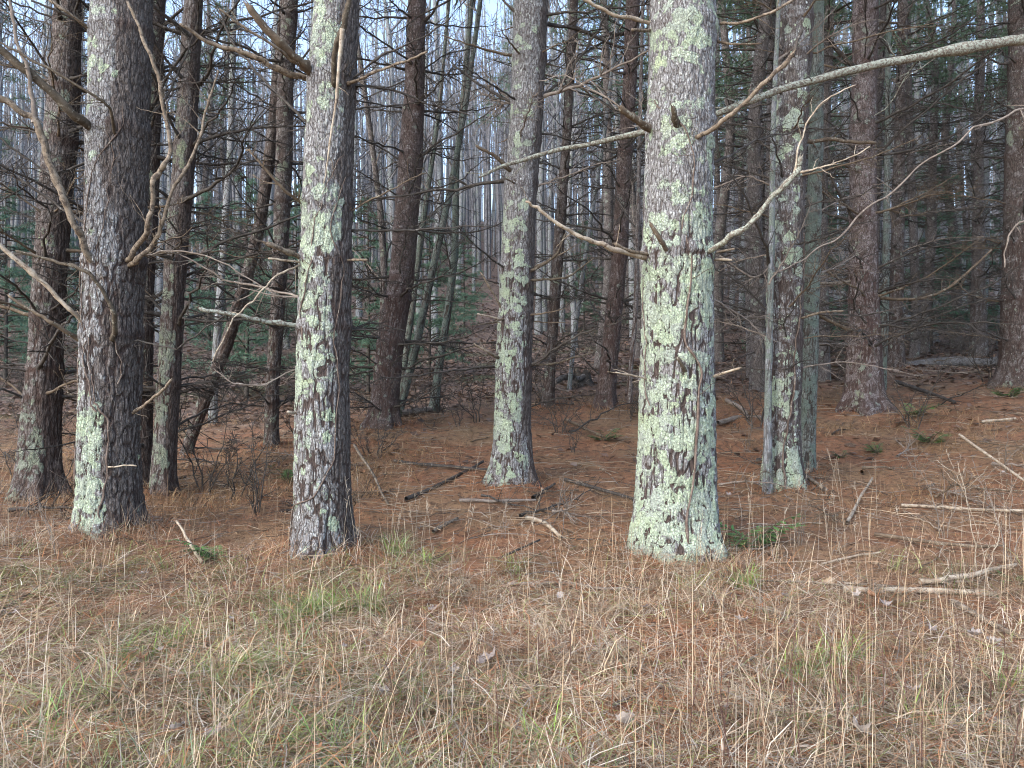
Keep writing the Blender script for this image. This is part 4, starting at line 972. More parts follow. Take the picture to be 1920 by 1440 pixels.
def build_grass():
    mb = MB()
    # flattened straw lying in tufts
    nt_ = 2300
    x, y = scatter(nt_, 2.45, 7.2, 1.3); k = rng.random(nt_) < grass_amount(x, y) * (1 - .75 * bare_patch(x, y)); x, y = x[k], y[k]
    per = 22; n = len(x) * per
    flow = 3.1 * vnoise(x * .9, y * .9) + rng.normal(0, 1.3, len(x))
    cx = np.repeat(x, per) + rng.normal(0, .05, n); cy = np.repeat(y, per) + rng.normal(0, .05, n)
    az = np.repeat(flow, per) + rng.normal(0, 1.0, n)
    L = np.repeat(rng.uniform(.12, .40, len(x)), per) * rng.uniform(.5, 1.2, n)
    e0 = np.radians(np.repeat(rng.uniform(10, 58, len(x)), per) + rng.normal(0, 12, n)).clip(.03, 1.4)
    bend = e0 * rng.uniform(1.0, 2.3, n)
    grn = np.repeat(sstep(.05, .5, fbm(x * .7 + 20, y * .9 + 4, o=2) + .16 * sstep(.6, -2, x)) * .7 + .06, per)
    isg = rng.random(n) < grn
    tone = np.repeat(rng.integers(len(PAL), size=len(x)), per)
    col = np.where((rng.random(n) < .5)[:, None], PAL[tone], pick(PAL, n)) * (1 + rng.normal(0, .2, (n, 1))).clip(.4, 1.6)
    col = np.where(isg[:, None], pick(GRN, n), col)
    col = col * tone_field(cx, cy)
    blades(mb, on_ground(cx, cy, -.005), az, L, e0, bend, rng.uniform(.0010, .0026, n), col, 3, .7)
    # single straws lying every way, some over others
    n = 62000; x, y = scatter(n, 2.45, 8.0, 1.25); k = rng.random(n) < grass_amount(x, y) * (1 - .45 * bare_patch(x, y)); x, y = x[k], y[k]; n = len(x)
    L = rng.uniform(.07, .36, n); e0 = np.radians(rng.uniform(-2, 26, n)); bend = e0 * rng.uniform(.8, 2.4, n)
    blades(mb, on_ground(x, y, rng.uniform(.004, .085, n)), rng.uniform(0, 6.28, n), L, e0, bend, rng.uniform(.0010, .0028, n), pick(np.vstack([PAL, PAL, PAL[[1, 5]], RUST[1:4], np.array([[.34, .30, .27], [.20, .13, .09], [.13, .08, .06], [.15, .10, .07]]), RUST[:3], GRN[[1, 3]]]), n, .28) * tone_field(x, y), 3, .8)
    tag(obj('dry_grass', mb.mesh('dry_grass', smooth=False, color=True), GRASS), 'matted straw-coloured dry grass with greenish tufts across the foreground', 'grass', kind='stuff')
    # green tufts
    mb = MB()
    for px, py, nb, r in [(610, 1150, 240, .13), (560, 1165, 120, .12), (690, 1140, 120, .14), (1395, 1105, 170, .09), (1540, 1265, 130, .13), (1490, 1280, 60, .1), (745, 1040, 150, .09), (800, 1060, 80, .08), (330, 1210, 110, .15), (240, 1250, 80, .14), (420, 1290, 90, .15), (120, 1320, 90, .2),
                          (1890, 1310, 60, .05), (170, 1335, 70, .1), (540, 1240, 80, .15), (40, 1400, 100, .18), (640, 1420, 90, .12), (1010, 1410, 50, .1), (1600, 1240, 60, .08), (960, 1075, 60, .06), (1300, 1110, 70, .1), (1770, 1380, 60, .15)]:
        q = hit(px, py); n = nb
        a = rng.uniform(0, 6.28, n); rr = r * np.sqrt(rng.random(n)); bx, by = q[0] + np.cos(a) * rr, q[1] + np.sin(a) * rr
        e0 = np.radians(rng.uniform(18, 75, n)); 
        blades(mb, on_ground(bx, by), rng.uniform(0, 6.28, n), rng.uniform(.10, .26, n), e0, e0 * rng.uniform(.5, 1.4, n), rng.uniform(.0012, .0026, n), pick(GRN, n) * np.where(rng.random((n, 1)) < .3, np.array([[.9, 1.25, .7]]), 1.0), 3, .4)
    tag(obj('green_grass', mb.mesh('green_grass', smooth=False, color=True), GRASS), 'fresh green grass tufts among the dry straw', 'grass', kind='stuff')
    # upright stalks
    mb = MB(); n = 4200; x, y = scatter(n, 2.5, 8.5, 1.2)
    k = rng.random(n) < (grass_amount(x, y) * .8 + .10) ; x, y = x[k], y[k]; n = len(x)
    L = rng.uniform(.14, .50, n) * np.where(rng.random(n) < .12, 1.5, 1.0); e0 = np.radians(rng.normal(78, 14, n)); bend = np.radians(rng.uniform(-5, 45, n))
    blades(mb, on_ground(x, y), rng.uniform(0, 6.28, n), L, e0, bend, rng.uniform(.0007, .0014, n), pick(np.vstack([PAL, PAL[:2]]), n), 4, .3)
    # brown stiff stems thick on the left below the trees
    n = 20000; x, y = scatter(n, 4.6, 11.5, 1.0); u = x / y * FPX + 960
    dn = sstep(640, 300, u + 90 * vnoise(x * 2, y * 2)) * sstep(4.9, 5.9, y + .5 * vnoise(x * 1.3, y * 1.3)) * (1 - sstep(7.4, 8.4, y)) + .9 * sstep(1480, 1700, u) * sstep(4.6, 5.2, y) * (1 - sstep(6, 7.5, y)) * .35 + .22 * sstep(6.0, 6.8, y) * sstep(-.1, .3, vnoise(x * 1.1 + 9, y * 1.1))
    k = rng.random(n) < dn; x, y = x[k], y[k]; n = len(x)
    e0 = np.radians(rng.normal(64, 24, n)); 
    blades(mb, on_ground(x, y), rng.uniform(0, 6.28, n), rng.uniform(.08, .40, n), e0, np.radians(rng.uniform(-10, 40, n)), rng.uniform(.0007, .0015, n), pick(np.array([[.20, .125, .09], [.26, .17, .12], [.15, .09, .07], [.32, .23, .15]]), n), 3, .5)
    tag(obj('dead_stalks', mb.mesh('dead_stalks', smooth=False, color=True), GRASS), 'thin upright dead grass stalks and brown weed stems', 'grass', kind='stuff')

def build_litter():
    mb = MB(); n = 130000; x, y = scatter(n, 2.5, 16, 1.1)
    L = rng.uniform(.05, .14, n) * (1 + .03 * y); 
    keep = rng.random(n) < (1 - .75 * grass_amount(x, y) * (1 - bare_patch(x, y))); x, y, L = x[keep], y[keep], L[keep]; n = len(x)
    tone = fbm(x * .8, y * .8, o=3); orange = sstep(-.25, .25, tone + .3 * vnoise(x * .35, y * .35))
    pal2 = np.array([[.40, .25, .145], [.30, .18, .11], [.50, .36, .22], [.20, .12, .08], [.42, .31, .23]])
    col = np.where((rng.random(n) < orange)[:, None], pick(RUST, n), pick(pal2, n))
    blades(mb, on_ground(x, y, rng.uniform(.003, .03, n)), rng.uniform(0, 6.28, n), L, np.radians(rng.normal(2, 11, n)), np.radians(rng.uniform(-10, 25, n)), rng.uniform(.0010, .0018, n) * (1 + .07 * y), col, 1, .3)
    tag(obj('needle_litter', mb.mesh('needle_litter', smooth=False, color=True), LITTER), 'rust-orange fallen pine needles carpeting the ground under the trees', 'needles', kind='stuff')

def leaf_shape(kind):
    """outline of a fallen leaf, about 1 long"""
    n = 26; t = np.arange(n) / n * 2 * np.pi
    if kind == 0: r = .5 * (1 + .30 * np.cos(5 * t) + .10 * np.cos(11 * t))
    elif kind == 1: r = .5 * (.62 + .45 * abs(np.cos(t))) * (1 + .16 * np.cos(9 * t))
    else: r = .5 * (.55 + .5 * abs(np.cos(t)) ** 1.5)
    return np.stack([np.cos(t) * r, np.sin(t) * r], -1)
def leaf_mesh(kind, curl, col, thick=True):
    o = leaf_shape(kind); n = len(o); mb = MB()
    rings = [o * .0 + 0, o * .5, o]; V = [np.array([[0, 0, 0]])]
    for q in (o * .5, o):
        z = curl * (q[:, 0] ** 2 * 1.3 + q[:, 1] ** 2 * rng.uniform(.3, 2.2)) + .10 * vnoise(q[:, 0] * 5 + curl * 50, q[:, 1] * 5) + .05
        V.append(np.column_stack([q, z]))
    V = np.vstack(V); i = np.arange(n); j = (i + 1) % n
    T = np.stack([np.zeros(n, int), 1 + i, 1 + j], -1); Q = np.stack([1 + i, 1 + n + i, 1 + n + j, 1 + j], -1)
    C = np.tile(np.asarray(col), (len(V), 1)) * (1 + rng.normal(0, .12, (len(V), 1)))
    mb.add(V, Q, T, C)
    st = np.linspace(0, 1, 4); tube(mb, np.stack([-.45 - .35 * st, .05 * st, .05 + .1 * st], -1), .012 * (1 - .4 * st), 3, np.asarray(col) * .7)
    return mb.mesh('fallen_leaf', color=True)
LEAFS = {}
for nm, col in [('pale', (.40, .355, .325)), ('tan', (.34, .25, .165)), ('orange', (.29, .15, .085)), ('brown', (.21, .135, .10)), ('grey', (.29, .25, .235))]:
    LEAFS[nm] = [leaf_mesh(k % 3, rng.uniform(.2, .9), col) for k in range(5)]
    for me in LEAFS[nm]: me.materials.append(LEAF)

def build_leaves():
    def put(name, x, y, size, col, label, group):
        o = obj('fallen_leaf', LEAFS[col][int(rng.integers(5))], None, None, (x, y, g1(x, y) + rng.uniform(.05, .085)), (rng.normal(0, .3), rng.normal(0, .3), rng.uniform(0, 6.28)), size * .85)
        tag(o, label, 'leaf', group)
    for px, py, s, col, lab in [(1825, 1216, .105, 'pale', 'large pale curled leaf in the grass near the right edge'), (1862, 1232, .09, 'pale', 'pale twisted leaf touching the large pale leaf at right'), (1610, 1412, .10, 'pale', 'whitish crumpled leaf at the bottom right of centre'),
            (918, 1272, .13, 'grey', 'greyish crinkled leaf in the middle of the foreground'), (780, 1242, .11, 'orange', 'orange-brown leaf standing in grass left of the grey crinkled leaf'), (1166, 1385, .12, 'pale', 'pale torn leaf at the bottom, below the thickest trunk'),
            (1552, 1116, .10, 'tan', 'upright tan leaf at the end of the bleached stick'), (330, 1405, .09, 'pale', 'pale leaf at the lower left bottom edge'), (402, 1408, .08, 'grey', 'grey leaf just right of the pale lower-left leaf'),
            (1170, 1160, .06, 'pale', 'small pale leaf in front of the thickest trunk'), (1050, 1146, .07, 'pale', 'small whitish leaf left of front centre'), (1635, 1146, .085, 'orange', 'orange leaf just below the bleached stick'), (1606, 1140, .06, 'pale', 'white-edged leaf below the left end of the bleached stick'),
            (1160, 1288, .08, 'orange', 'orange leaf in straw below the thickest trunk'), (1872, 1386, .12, 'grey', 'grey leaf in the bottom right corner'), (1638, 1072, .075, 'tan', 'tan leaf above the bleached stick'), (716, 1322, .07, 'pale', 'pale crumpled leaf low in the left middle foreground'),
            (845, 1324, .065, 'pale', 'pale small leaf low in the middle foreground'), (1390, 1190, .09, 'pale', 'pinkish pale leaf right of the middle of the foreground'), (740, 1088, .075, 'tan', 'tan leaf in front of the lichen-streaked pine'), (296, 1300, .06, 'orange', 'small orange leaf in the left foreground'),
            (1745, 1205, .06, 'grey', 'small grey leaf left of the large pale leaf'), (20, 1180, .07, 'grey', 'grey leaf at the left edge of the foreground'), (1490, 1245, .05, 'pale', 'tiny pale leaf beside green grass at right')]:
        q = hit(px, py); put('fallen_leaf', q[0], q[1], s, col, lab, 'fallen leaves')
    n = 210; x, y = scatter(n, 2.6, 9.5, .9)
    for a, b in zip(x, y):
        c = ['pale', 'tan', 'orange', 'brown', 'grey'][int(rng.choice(5, p=[.10, .20, .25, .30, .15]))]
        put('fallen_leaf', a, b, float(rng.uniform(.03, .07)), c, f'small {c} dead leaf lying loose in the straw and needles', f'small {c} fallen leaves')
    # the slope behind is a carpet of old leaves
    mb = MB(); n = 52000; x, y = scatter(n, 9.0, 48, 1.1); k = rng.random(n) < .03 + .97 * sstep(12, 17, y + 2 * vnoise(x * .4, y * .4)); x, y = x[k], y[k]; n = len(x)
    p = on_ground(x, y, .02); a = rng.uniform(0, 6.28, n); s = rng.uniform(.035, .075, n) * (1 + .008 * y)
    u = np.stack([np.cos(a), np.sin(a), rng.normal(0, .22, n)], -1) * s[:, None]; v = np.stack([-np.sin(a), np.cos(a), rng.normal(0, .35, n)], -1) * s[:, None] * .6
    V = np.stack([p - u, p - v * .9 + [0, 0, .012], p + u, p + v + [0, 0, .015]], 1).reshape(-1, 3)
    mb.add(V, np.arange(n * 4).reshape(-1, 4), None, np.repeat(pick(np.array([[.15, .10, .08], [.20, .13, .10], [.10, .07, .06], [.24, .18, .15], [.17, .11, .075]]), n), 4, 0))
    tag(obj('leaf_litter', mb.mesh('leaf_litter', smooth=False, color=True), LEAF), 'carpet of old brown leaves on the slope behind the pines', 'leaves', kind='stuff')
def build_twig_litter():
    mb = MB(); n = 6500; x, y = scatter(n, 5.0, 17, .7, .76); z = gz(x, y)
    for a, b, c in zip(x, y, z):
        if b < 6.5 and rng.random() < .6: continue
        L = rng.uniform(.10, .55); az = rng.uniform(0, 6.28); s = np.linspace(0, 1, 4)
        p = np.stack([a + math.cos(az) * L * s, b + math.sin(az) * L * s, c + rng.uniform(.01, .05) + L * rng.normal(0, .09) * s], -1); p[1:3] += rng.normal(0, .025 * L, (2, 3))
        tone = [(.36, .29, .21), (.17, .125, .09), (.09, .07, .055), (.26, .23, .20)][int(rng.choice(4, p=[.33, .32, .20, .15]))]
        tube(mb, p, np.linspace(1, .6, 4) * rng.uniform(.0018, .0052), 3, np.array(tone) * rng.uniform(.7, 1.3), False)
    tag(obj('twig_litter', mb.mesh('twig_litter', color=True), LITTER), 'thin broken twigs strewn over the needle floor', 'twigs', kind='stuff')
def build_skirts():
    # needles and grass banked against the feet of the trunks, and short golden grass back among the pines
    mb = MB()
    for key, (tr, t) in TR.items():
        if key == 'R': continue
        r = float(np.interp(tr.base[2] + .05, tr.zz, tr.rr)); n = int(1500 if tr.Y < 7 else 500)
        a = rng.uniform(0, 6.28, n); d = r * 1.0 + np.abs(rng.normal(0, .14, n)); x, y = tr.base[0] + np.cos(a) * d, tr.base[1] + np.sin(a) * d
        e0 = np.radians(rng.uniform(5, 70, n)); st = rng.random(n) < (.45 if tr.Y < 7 else .15)
        col = np.where(st[:, None], pick(PAL, n), pick(RUST, n))
        blades(mb, on_ground(x, y, -.004), rng.uniform(0, 6.28, n), rng.uniform(.05, .16, n), e0, e0 * rng.uniform(.6, 2, n), rng.uniform(.0010, .0018, n) * (1 + .05 * tr.Y), col, 3, .5)
    n = 42000; x, y = scatter(n, 7.0, 14, 1.0); u = x / y * FPX + 960
    f = fbm(x * .55 + 7, y * .7 + 3, o=3) + .22 * sstep(950, 500, u) - .10 * sstep(1200, 1500, u); k = rng.random(n) < sstep(.02, .35, f); x, y = x[k], y[k]; n = len(x)
    e0 = np.radians(rng.uniform(5, 60, n)); blades(mb, on_ground(x, y), rng.uniform(0, 6.28, n), rng.uniform(.08, .34, n), e0, e0 * rng.uniform(.8, 2, n), rng.uniform(.0014, .0030, n), pick(np.array([[.34, .22, .11], [.42, .29, .155], [.27, .16, .085], [.38, .28, .18]]), n, .25), 2, .5)
    tag(obj('golden_grass', mb.mesh('golden_grass', smooth=False, color=True), GRASS), 'short golden-brown grass and needles banked round the trunk feet', 'grass', kind='stuff')
build_grass(); build_litter(); build_twig_litter(); build_skirts(); build_leaves()

# ------------------------------------------------------------------ fallen sticks and branches
def stick(pts, wpx, m, label, lift=0.0, w1=None, ntw=0, name='fallen_stick', group='fallen sticks', ends=None):
    h = [hit(a, b) for a, b, *_ in pts]; Y = np.mean([q[1] for q in h])
    if len(h) == 2: h = [h[0], (h[0] + h[1]) / 2, h[1]]
    r0 = wpx / 2 / FPX * Y; r1 = (w1 or wpx * .7) / 2 / FPX * Y
    n = 20; c = crom(np.array(h), n); L = np.linalg.norm(c[-1] - c[0]); s = np.linspace(0, 1, n)
    c[:, 2] = np.interp(s, [0, 1], [c[0, 2], c[-1, 2]]) * .6 + c[:, 2] * .4 + r0 * .6 + .022
    if ends: c[:, 2] += np.interp(s, [0, 1], ends)
    c += np.outer(.012 * L * vnoise(s * 5 + pts[0][0], s * 0), [.3, 1, .3])
    mb = MB(); r = (r0 + (r1 - r0) * s) * (1 + .12 * vnoise(s * 8 + pts[0][1], s * 0)); tube(mb, c, r, 7, None, True, .06)
    if ntw: twiggy(mb, c, r, ntw, L * .3, 3, .1, 1, 1, 50)
    tag(obj(name, mb.mesh('stick', c[0]), m, None, c[0]), label, 'stick' if name == 'fallen_stick' else 'branch', group)
for row in [([(1580, 1116), (1720, 1114), (1870, 1124)], 13, W_PALE, 'thick bleached stick lying level in the grass at right', dict(w1=10)),
    ([(1725, 1104), (1800, 1092), (1905, 1070)], 12, W_PALE, 'bleached stick angled up right behind the level one', {}),
    ([(1570, 1102), (1690, 1110)], 7, W_TAN, 'thin tan stick behind the left end of the level bleached stick', {}),
    ([(1785, 1140), (1860, 1180), (1940, 1220)], 12, W_TAN, 'tan stick slanting down to the right edge', {}),
    ([(988, 978), (1022, 986), (1050, 1014)], 10, W_PALE, 'short curved pale stick in the needles at the middle', {}),
    ([(812, 1004), (858, 978)], 8, W_TAN, 'short tan stick slanting left of the curved pale stick', {}),
    ([(862, 944), (935, 946), (1005, 944)], 7, W_TWIG, 'grey stick lying level before the middle trunk', {}),
    ([(935, 1056), (1012, 1020)], 5, W_DARK, 'thin dark stick in the grass left of the thickest trunk', {}),
    ([(950, 1104), (1060, 1096), (1130, 1110), (1215, 1118)], 7, W_TWIG, 'long bent grey stick across the front centre', dict(w1=5)),
    ([(1800, 866), (1860, 893), (1930, 927)], 6, W_PALE, 'long straight pale stick slanting to the right edge', dict(ends=(.25, .05))),
    ([(1488, 892), (1550, 926)], 9, W_TAN, 'tan stick leaning from the foot of the spotted pine', dict(ends=(.05, 0))),
    ([(1345, 800), (1385, 782), (1428, 784), (1440, 798)], 11, W_TWIG, 'grey fallen branch between the thickest trunk and spotted pine', dict(ntw=2)),
    ([(1362, 755), (1392, 772), (1402, 790)], 9, W_TWIG, 'grey forked piece joining the fallen grey branch', {}),
    ([(1240, 1302), (1145, 1340)], 10, W_TAN, 'rotten tan stick in the straw below the thickest trunk', {}),
    ([(664, 878), (698, 915), (726, 955)], 6, W_TAN, 'tan stick propped at the foot of the lichen-streaked pine', dict(ends=(.25, 0))),
    ([(1350, 1288), (1422, 1238)], 6, W_TWIG, 'bluish grey stick low in the right middle grass', {}),
    ([(1690, 955), (1790, 960), (1930, 966)], 7, W_PALE, 'pale stick lying level at the right edge in brown needles', dict(w1=5)),
    ([(1588, 985), (1612, 945), (1636, 902)], 6, W_PALE, 'pale crooked stick pointing away right of the spotted pine', {}),
    ([(1840, 796), (1905, 791)], 6, W_PALE, 'short pale stick far back near the right edge', {}),
    ([(868, 1370), (918, 1388)], 7, W_PALE, 'pale curled bark strip at the bottom centre', {}),
    ([(382, 1062), (330, 1008)], 7, W_PALE, 'pale diagonal stick in brown weeds at left', dict(ends=(0, .10))),
    ([(-10, 1166), (40, 1130), (92, 1098)], 8, W_MID, 'brown dead branch at the left edge of the grass', dict(ntw=5)),
    ([(760, 945), (850, 900), (905, 872)], 8, W_DARK, 'dark brush limb behind the grass left of the middle trunk', dict(ntw=6)),
    ([(740, 870), (830, 880), (915, 886)], 7, W_DARK, 'dark limb lying level left of the middle trunk foot', dict(ntw=6)),
    ([(1000, 940), (1040, 915)], 8, W_DARK, 'dark stick right of the middle trunk foot', {}),
    ([(1060, 905), (1190, 945)], 7, W_DARK, 'dark stick slanting toward the thickest trunk from the left', dict(ntw=3)),
    ([(1060, 790), (1130, 825)], 6, W_MID, 'brown twig beside the small green fern', dict(ntw=3)),
    ([(750, 782), (790, 776), (822, 772)], 13, W_TWIG, 'bleached root-like branch at the foot of the slim lichen pole', {}),
    ([(1540, 1068), (1600, 1050), (1650, 1042)], 5, W_PALE, 'thin pale bent stem in needles right of the thickest trunk', {}),
    ([(1690, 1120), (1500, 1105), (1420, 1098)], 5, W_TAN, 'long thin tan stalk lying left of the level bleached stick', {}),
    ([(1640, 1010), (1760, 1030), (1880, 1035)], 8, W_MID, 'brown stick behind the pale sapling at right', {}),
    ([(1680, 560 + 160), (1740, 745), (1790, 760)], 8, W_DARK, 'dark fallen branch before the fallen log', dict(ntw=6))]:
    stick(*row[:4], **row[4])
# scattered small sticks
n = 70; x, y = scatter(n, 3.2, 13, .7)
for a, b in zip(x, y):
    L = rng.uniform(.2, .9); az = rng.uniform(0, 6.28); s = np.linspace(0, 1, 8)
    cx, cy = a + np.cos(az) * L * s, b + np.sin(az) * L * s
    c = np.stack([cx, cy, gz(cx, cy)], -1); c[:, 2] = c[:, 2] * .5 + np.linspace(c[0, 2], c[-1, 2], 8) * .5 + .015; c[1:-1, :2] += rng.normal(0, .02 * L, (6, 2))
    mb = MB(); r = np.linspace(1, .6, 8) * rng.uniform(.003, .009); tube(mb, c, r, 5, None, True, .06); 
    if rng.random() < .4: twiggy(mb, c, r, 3, L * .4, 3)
    k = int(rng.choice(3, p=[.35, .35, .3])); nm = ['pale', 'brown', 'dark'][k]
    tag(obj('fallen_stick', mb.mesh('stick', c[0]), [W_PALE, W_MID, W_DARK][k], None, c[0]), f'small {nm} twig lying loose on the needles and straw', 'stick', f'small {nm} loose twigs')
# dead branches fallen under the pines
n = 120; x, y = scatter(n, 6.8, 19, .5, .74)
for a, b in zip(x, y):
    lib = [BR, BR_MID, BR_TWIG][int(rng.integers(3))]
    o = obj('fallen_branch', lib[int(rng.integers(len(lib)))], None, None, (a, b, g1(a, b) + .04), (rng.uniform(0, 6.28), rng.normal(0, .1), rng.uniform(0, 6.28)), float(rng.uniform(.35, .85)))
    zn = zone(a / b * FPX + 960); fr = 'near' if b < 11 else 'back'
    tag(o, f'twiggy dead branch on the floor {"" if fr == "near" else "farther back "}{zn}'.replace('floor farther', 'floor, farther'), 'branch', f'dead branches fallen {fr} {zn}')

# fallen log and stump
def log(p0, p1, r0, r1, label, m, broken=True):
    n = 40; nc = 20; s = np.linspace(0, 1, n); c = np.outer(1 - s, p0) + np.outer(s, p1); c[:, 2] += .04 * vnoise(s * 4, s * 0)
    mb = MB(); d = (p1 - p0) / np.linalg.norm(p1 - p0); u = np.cross(d, [0, 0, 1]); u /= np.linalg.norm(u); v = np.cross(u, d)
    th = np.arange(nc) / nc * 6.2832; r = r0 + (r1 - r0) * s
    rr = r[:, None] * (1 + .08 * vnoise(np.cos(th)[None] * 2 + s[:, None] * 0, np.sin(th)[None] * 2 + s[:, None] * 0, s[:, None] * 12 + th[None] * 0) + .03 * rng.standard_normal((n, nc)))
    V = (c[:, None] + rr[..., None] * (np.cos(th)[None, :, None] * u + np.sin(th)[None, :, None] * v)).reshape(-1, 3)
    i = np.arange(n - 1)[:, None] * nc; j = np.arange(nc)[None]; k = (j + 1) % nc
    V = np.vstack([V, c[0] + d * r0 * .15, c[-1] - d * r1 * .15]); e0 = np.arange(nc)
    T = np.vstack([np.stack([(e0 + 1) % nc, e0, np.full(nc, n * nc)], -1), np.stack([(n - 1) * nc + e0, (n - 1) * nc + (e0 + 1) % nc, np.full(nc, n * nc + 1)], -1)])
    mb.add(V, np.stack([i + j, i + k, i + nc + k, i + nc + j], -1).reshape(-1, 4), T)
    return mb
def put_log(px0, py0, px1, py1, Y, w, label, m, nst=4):
    a, b = P(px0, py0, Y), P(px1, py1, Y + .6); r = w / 2 / FPX * Y
    t = thing('fallen_log', a, label, 'log', 'fallen logs')
    obj('trunk', log(a, b, r, r * .8, label, m).mesh('log', a), m, t)
    for k in range(nst):
        q = a + (b - a) * rng.uniform(.1, .9); obj('branch', BR[int(rng.integers(16))], None, t, q - a, (rng.uniform(0, 6), -rng.uniform(.1, 1.2), rng.uniform(0, 6.28)), .45)
W_LOG = wood_material('log_bark', (.10, .092, .086), (.165, .155, .15), (.06, .054, .05), .45, 9)
put_log(1700, 686, 1890, 676, 16.5, 22, 'grey fallen log lying across the dark stand at right', W_LOG)
put_log(1390, 706, 1600, 694, 17.5, 14, 'thin fallen log behind the spotted pine and the lichen pole', W_LOG, 3)
put_log(1040, 712, 1098, 706, 15, 12, 'short mossy log beside the stump behind the middle trunk', W_LOG, 1)
def stump():
    q = hit(1092, 722); t = thing('tree_stump', q, 'low broken dark stump behind the middle trunk', 'stump')
    mb = MB(); nc = 18; th = np.arange(nc) / nc * 6.2832; hs = np.array([-.1, 0, .08, .18, .26]); rs = np.array([.30, .27, .2, .17, .16])
    top = .05 * rng.standard_normal(nc)
    V = np.array([[math.cos(a) * r * (1 + .12 * math.sin(5 * a)), math.sin(a) * r * (1 + .12 * math.sin(5 * a)), h + (top[j] if k == 4 else 0)] for k, (h, r) in enumerate(zip(hs, rs)) for j, a in enumerate(th)])
    V = np.vstack([V, [0, 0, .2]]); i = np.arange(4)[:, None] * nc; j = np.arange(nc)[None]; k = (j + 1) % nc; e = np.arange(nc)
    mb.add(V, np.stack([i + j, i + k, i + nc + k, i + nc + j], -1).reshape(-1, 4), None)
    obj('stump_bark', mb.mesh('stump'), W_DARK, t)
    m2 = MB(); V2 = np.vstack([V[4 * nc:5 * nc] * [.96, .96, 1] - [0, 0, .004], [[0, 0, .19]]]); m2.add(V2, None, np.stack([e, (e + 1) % nc, np.full(nc, nc)], -1)); obj('cut_top', m2.mesh('stump_top'), W_MID, t)
stump()

# ------------------------------------------------------------------ bare shrubs, saplings, weeds, small evergreens
def shrub_mesh(ns, H, spread, m, r0=.004, ntw=7):
    mb = MB()
    for k in range(ns):
        a = rng.uniform(0, 6.28); n = 10; s = np.linspace(0, 1, n); h = H * rng.uniform(.55, 1.1); sp = spread * rng.uniform(.2, 1)
        c = np.stack([math.cos(a) * (.03 + sp * s ** 1.4), math.sin(a) * (.03 + sp * s ** 1.4), -.03 + h * s], -1); c[1:, :2] += rng.normal(0, .016, (n - 1, 2)).cumsum(0) * .7
        r = r0 * (1 - s) + .0012; tube(mb, c, r, 4); twiggy(mb, c, r * 1.4, ntw, h * .45, 3, .2, 1, 2 if ntw > 5 else 1, 45)
    me = mb.mesh('shrub'); me.materials.append(m); return me
SH_D = [shrub_mesh(int(rng.integers(3, 7)), rng.uniform(.5, .9), .35, W_DARK, .0055, 9) for _ in range(4)]
SH_T = [shrub_mesh(int(rng.integers(2, 5)), rng.uniform(.45, .8), .3, W_TWIG, .0035, 5) for _ in range(4)]
SH_P = [shrub_mesh(int(rng.integers(2, 4)), rng.uniform(.6, .85), .25, W_PALE, .0040, 5) for _ in range(3)]
for px, py, lib, s, lab in [(440, 935, SH_D, 1.6, 'dark leafless shrub between the vine-wrapped and lichen-streaked pines'), (482, 965, SH_D, 1.2, 'small dark shrub at the left of the lichen-streaked pine foot'), (385, 925, SH_D, 1.4, 'twiggy dark shrub beside the slender leaning grey pine foot'),
        (1842, 1090, SH_P, 1.0, 'pale forked leafless sapling standing at right'), (1895, 1060, SH_T, .9, 'grey brambly shrub at the right edge'), (1770, 1010, SH_T, .8, 'thin grey shrub behind the pale forked sapling'), (1560, 1040, SH_T, .75, 'low grey shrub right of the thickest trunk'),
        (1500, 1020, SH_T, .6, 'low twiggy shrub before the spotted pine'), (560, 830, SH_D, 1.1, 'dark shrub behind the lichen-streaked pine'), (690, 860, SH_D, .9, 'dark shrub right behind the lichen-streaked pine foot'), (860, 800, SH_D, 1.0, 'tall dark shrub left of the middle trunk'), (1075, 850, SH_D, .8, 'dark shrub right of the middle trunk'),
        (1180, 790, SH_D, .9, 'dark shrub behind the thickest trunk at left'), (1400, 850, SH_T, .8, 'grey shrub between the thickest trunk and spotted pine'), (20, 1010, SH_T, .9, 'grey weedy shrub at the left edge'), (110, 1040, SH_T, .8, 'grey weedy shrub before the vine-wrapped pine'), (300, 1020, SH_T, .7, 'low grey shrub right of the vine-wrapped pine foot'),
        (1720, 900, SH_T, .7, 'small grey shrub in the needles before the sturdy reddish pine'), (940, 1010, SH_T, .6, 'small grey tangle before the middle trunk'), (30, 900, SH_D, 1.2, 'dark brush beside the flared grey pine'), (1230, 800, SH_D, .6, 'tiny dark shrub hidden by the thickest trunk'), (640, 800, SH_D, 1.2, 'dark brush on the slope foot behind the lichen-streaked pine')]:
    q = hit(px, py); tag(obj('bare_shrub', lib[int(rng.integers(len(lib)))], None, None, q, (0, 0, rng.uniform(0, 6.28)), s), lab, 'shrub', 'leafless shrubs')
n = 44; x, y = scatter(n, 8.8, 22, .5, .7)
for a, b in zip(x, y):
    tag(obj('bare_shrub', SH_D[int(rng.integers(4))], None, None, (a, b, g1(a, b)), (0, 0, rng.uniform(0, 6.28)), float(rng.uniform(1.0, 1.9))), 'thin dark leafless undergrowth shrub, ' + zone(a / b * FPX + 960), 'shrub', 'undergrowth shrubs ' + zone(a / b * FPX + 960))
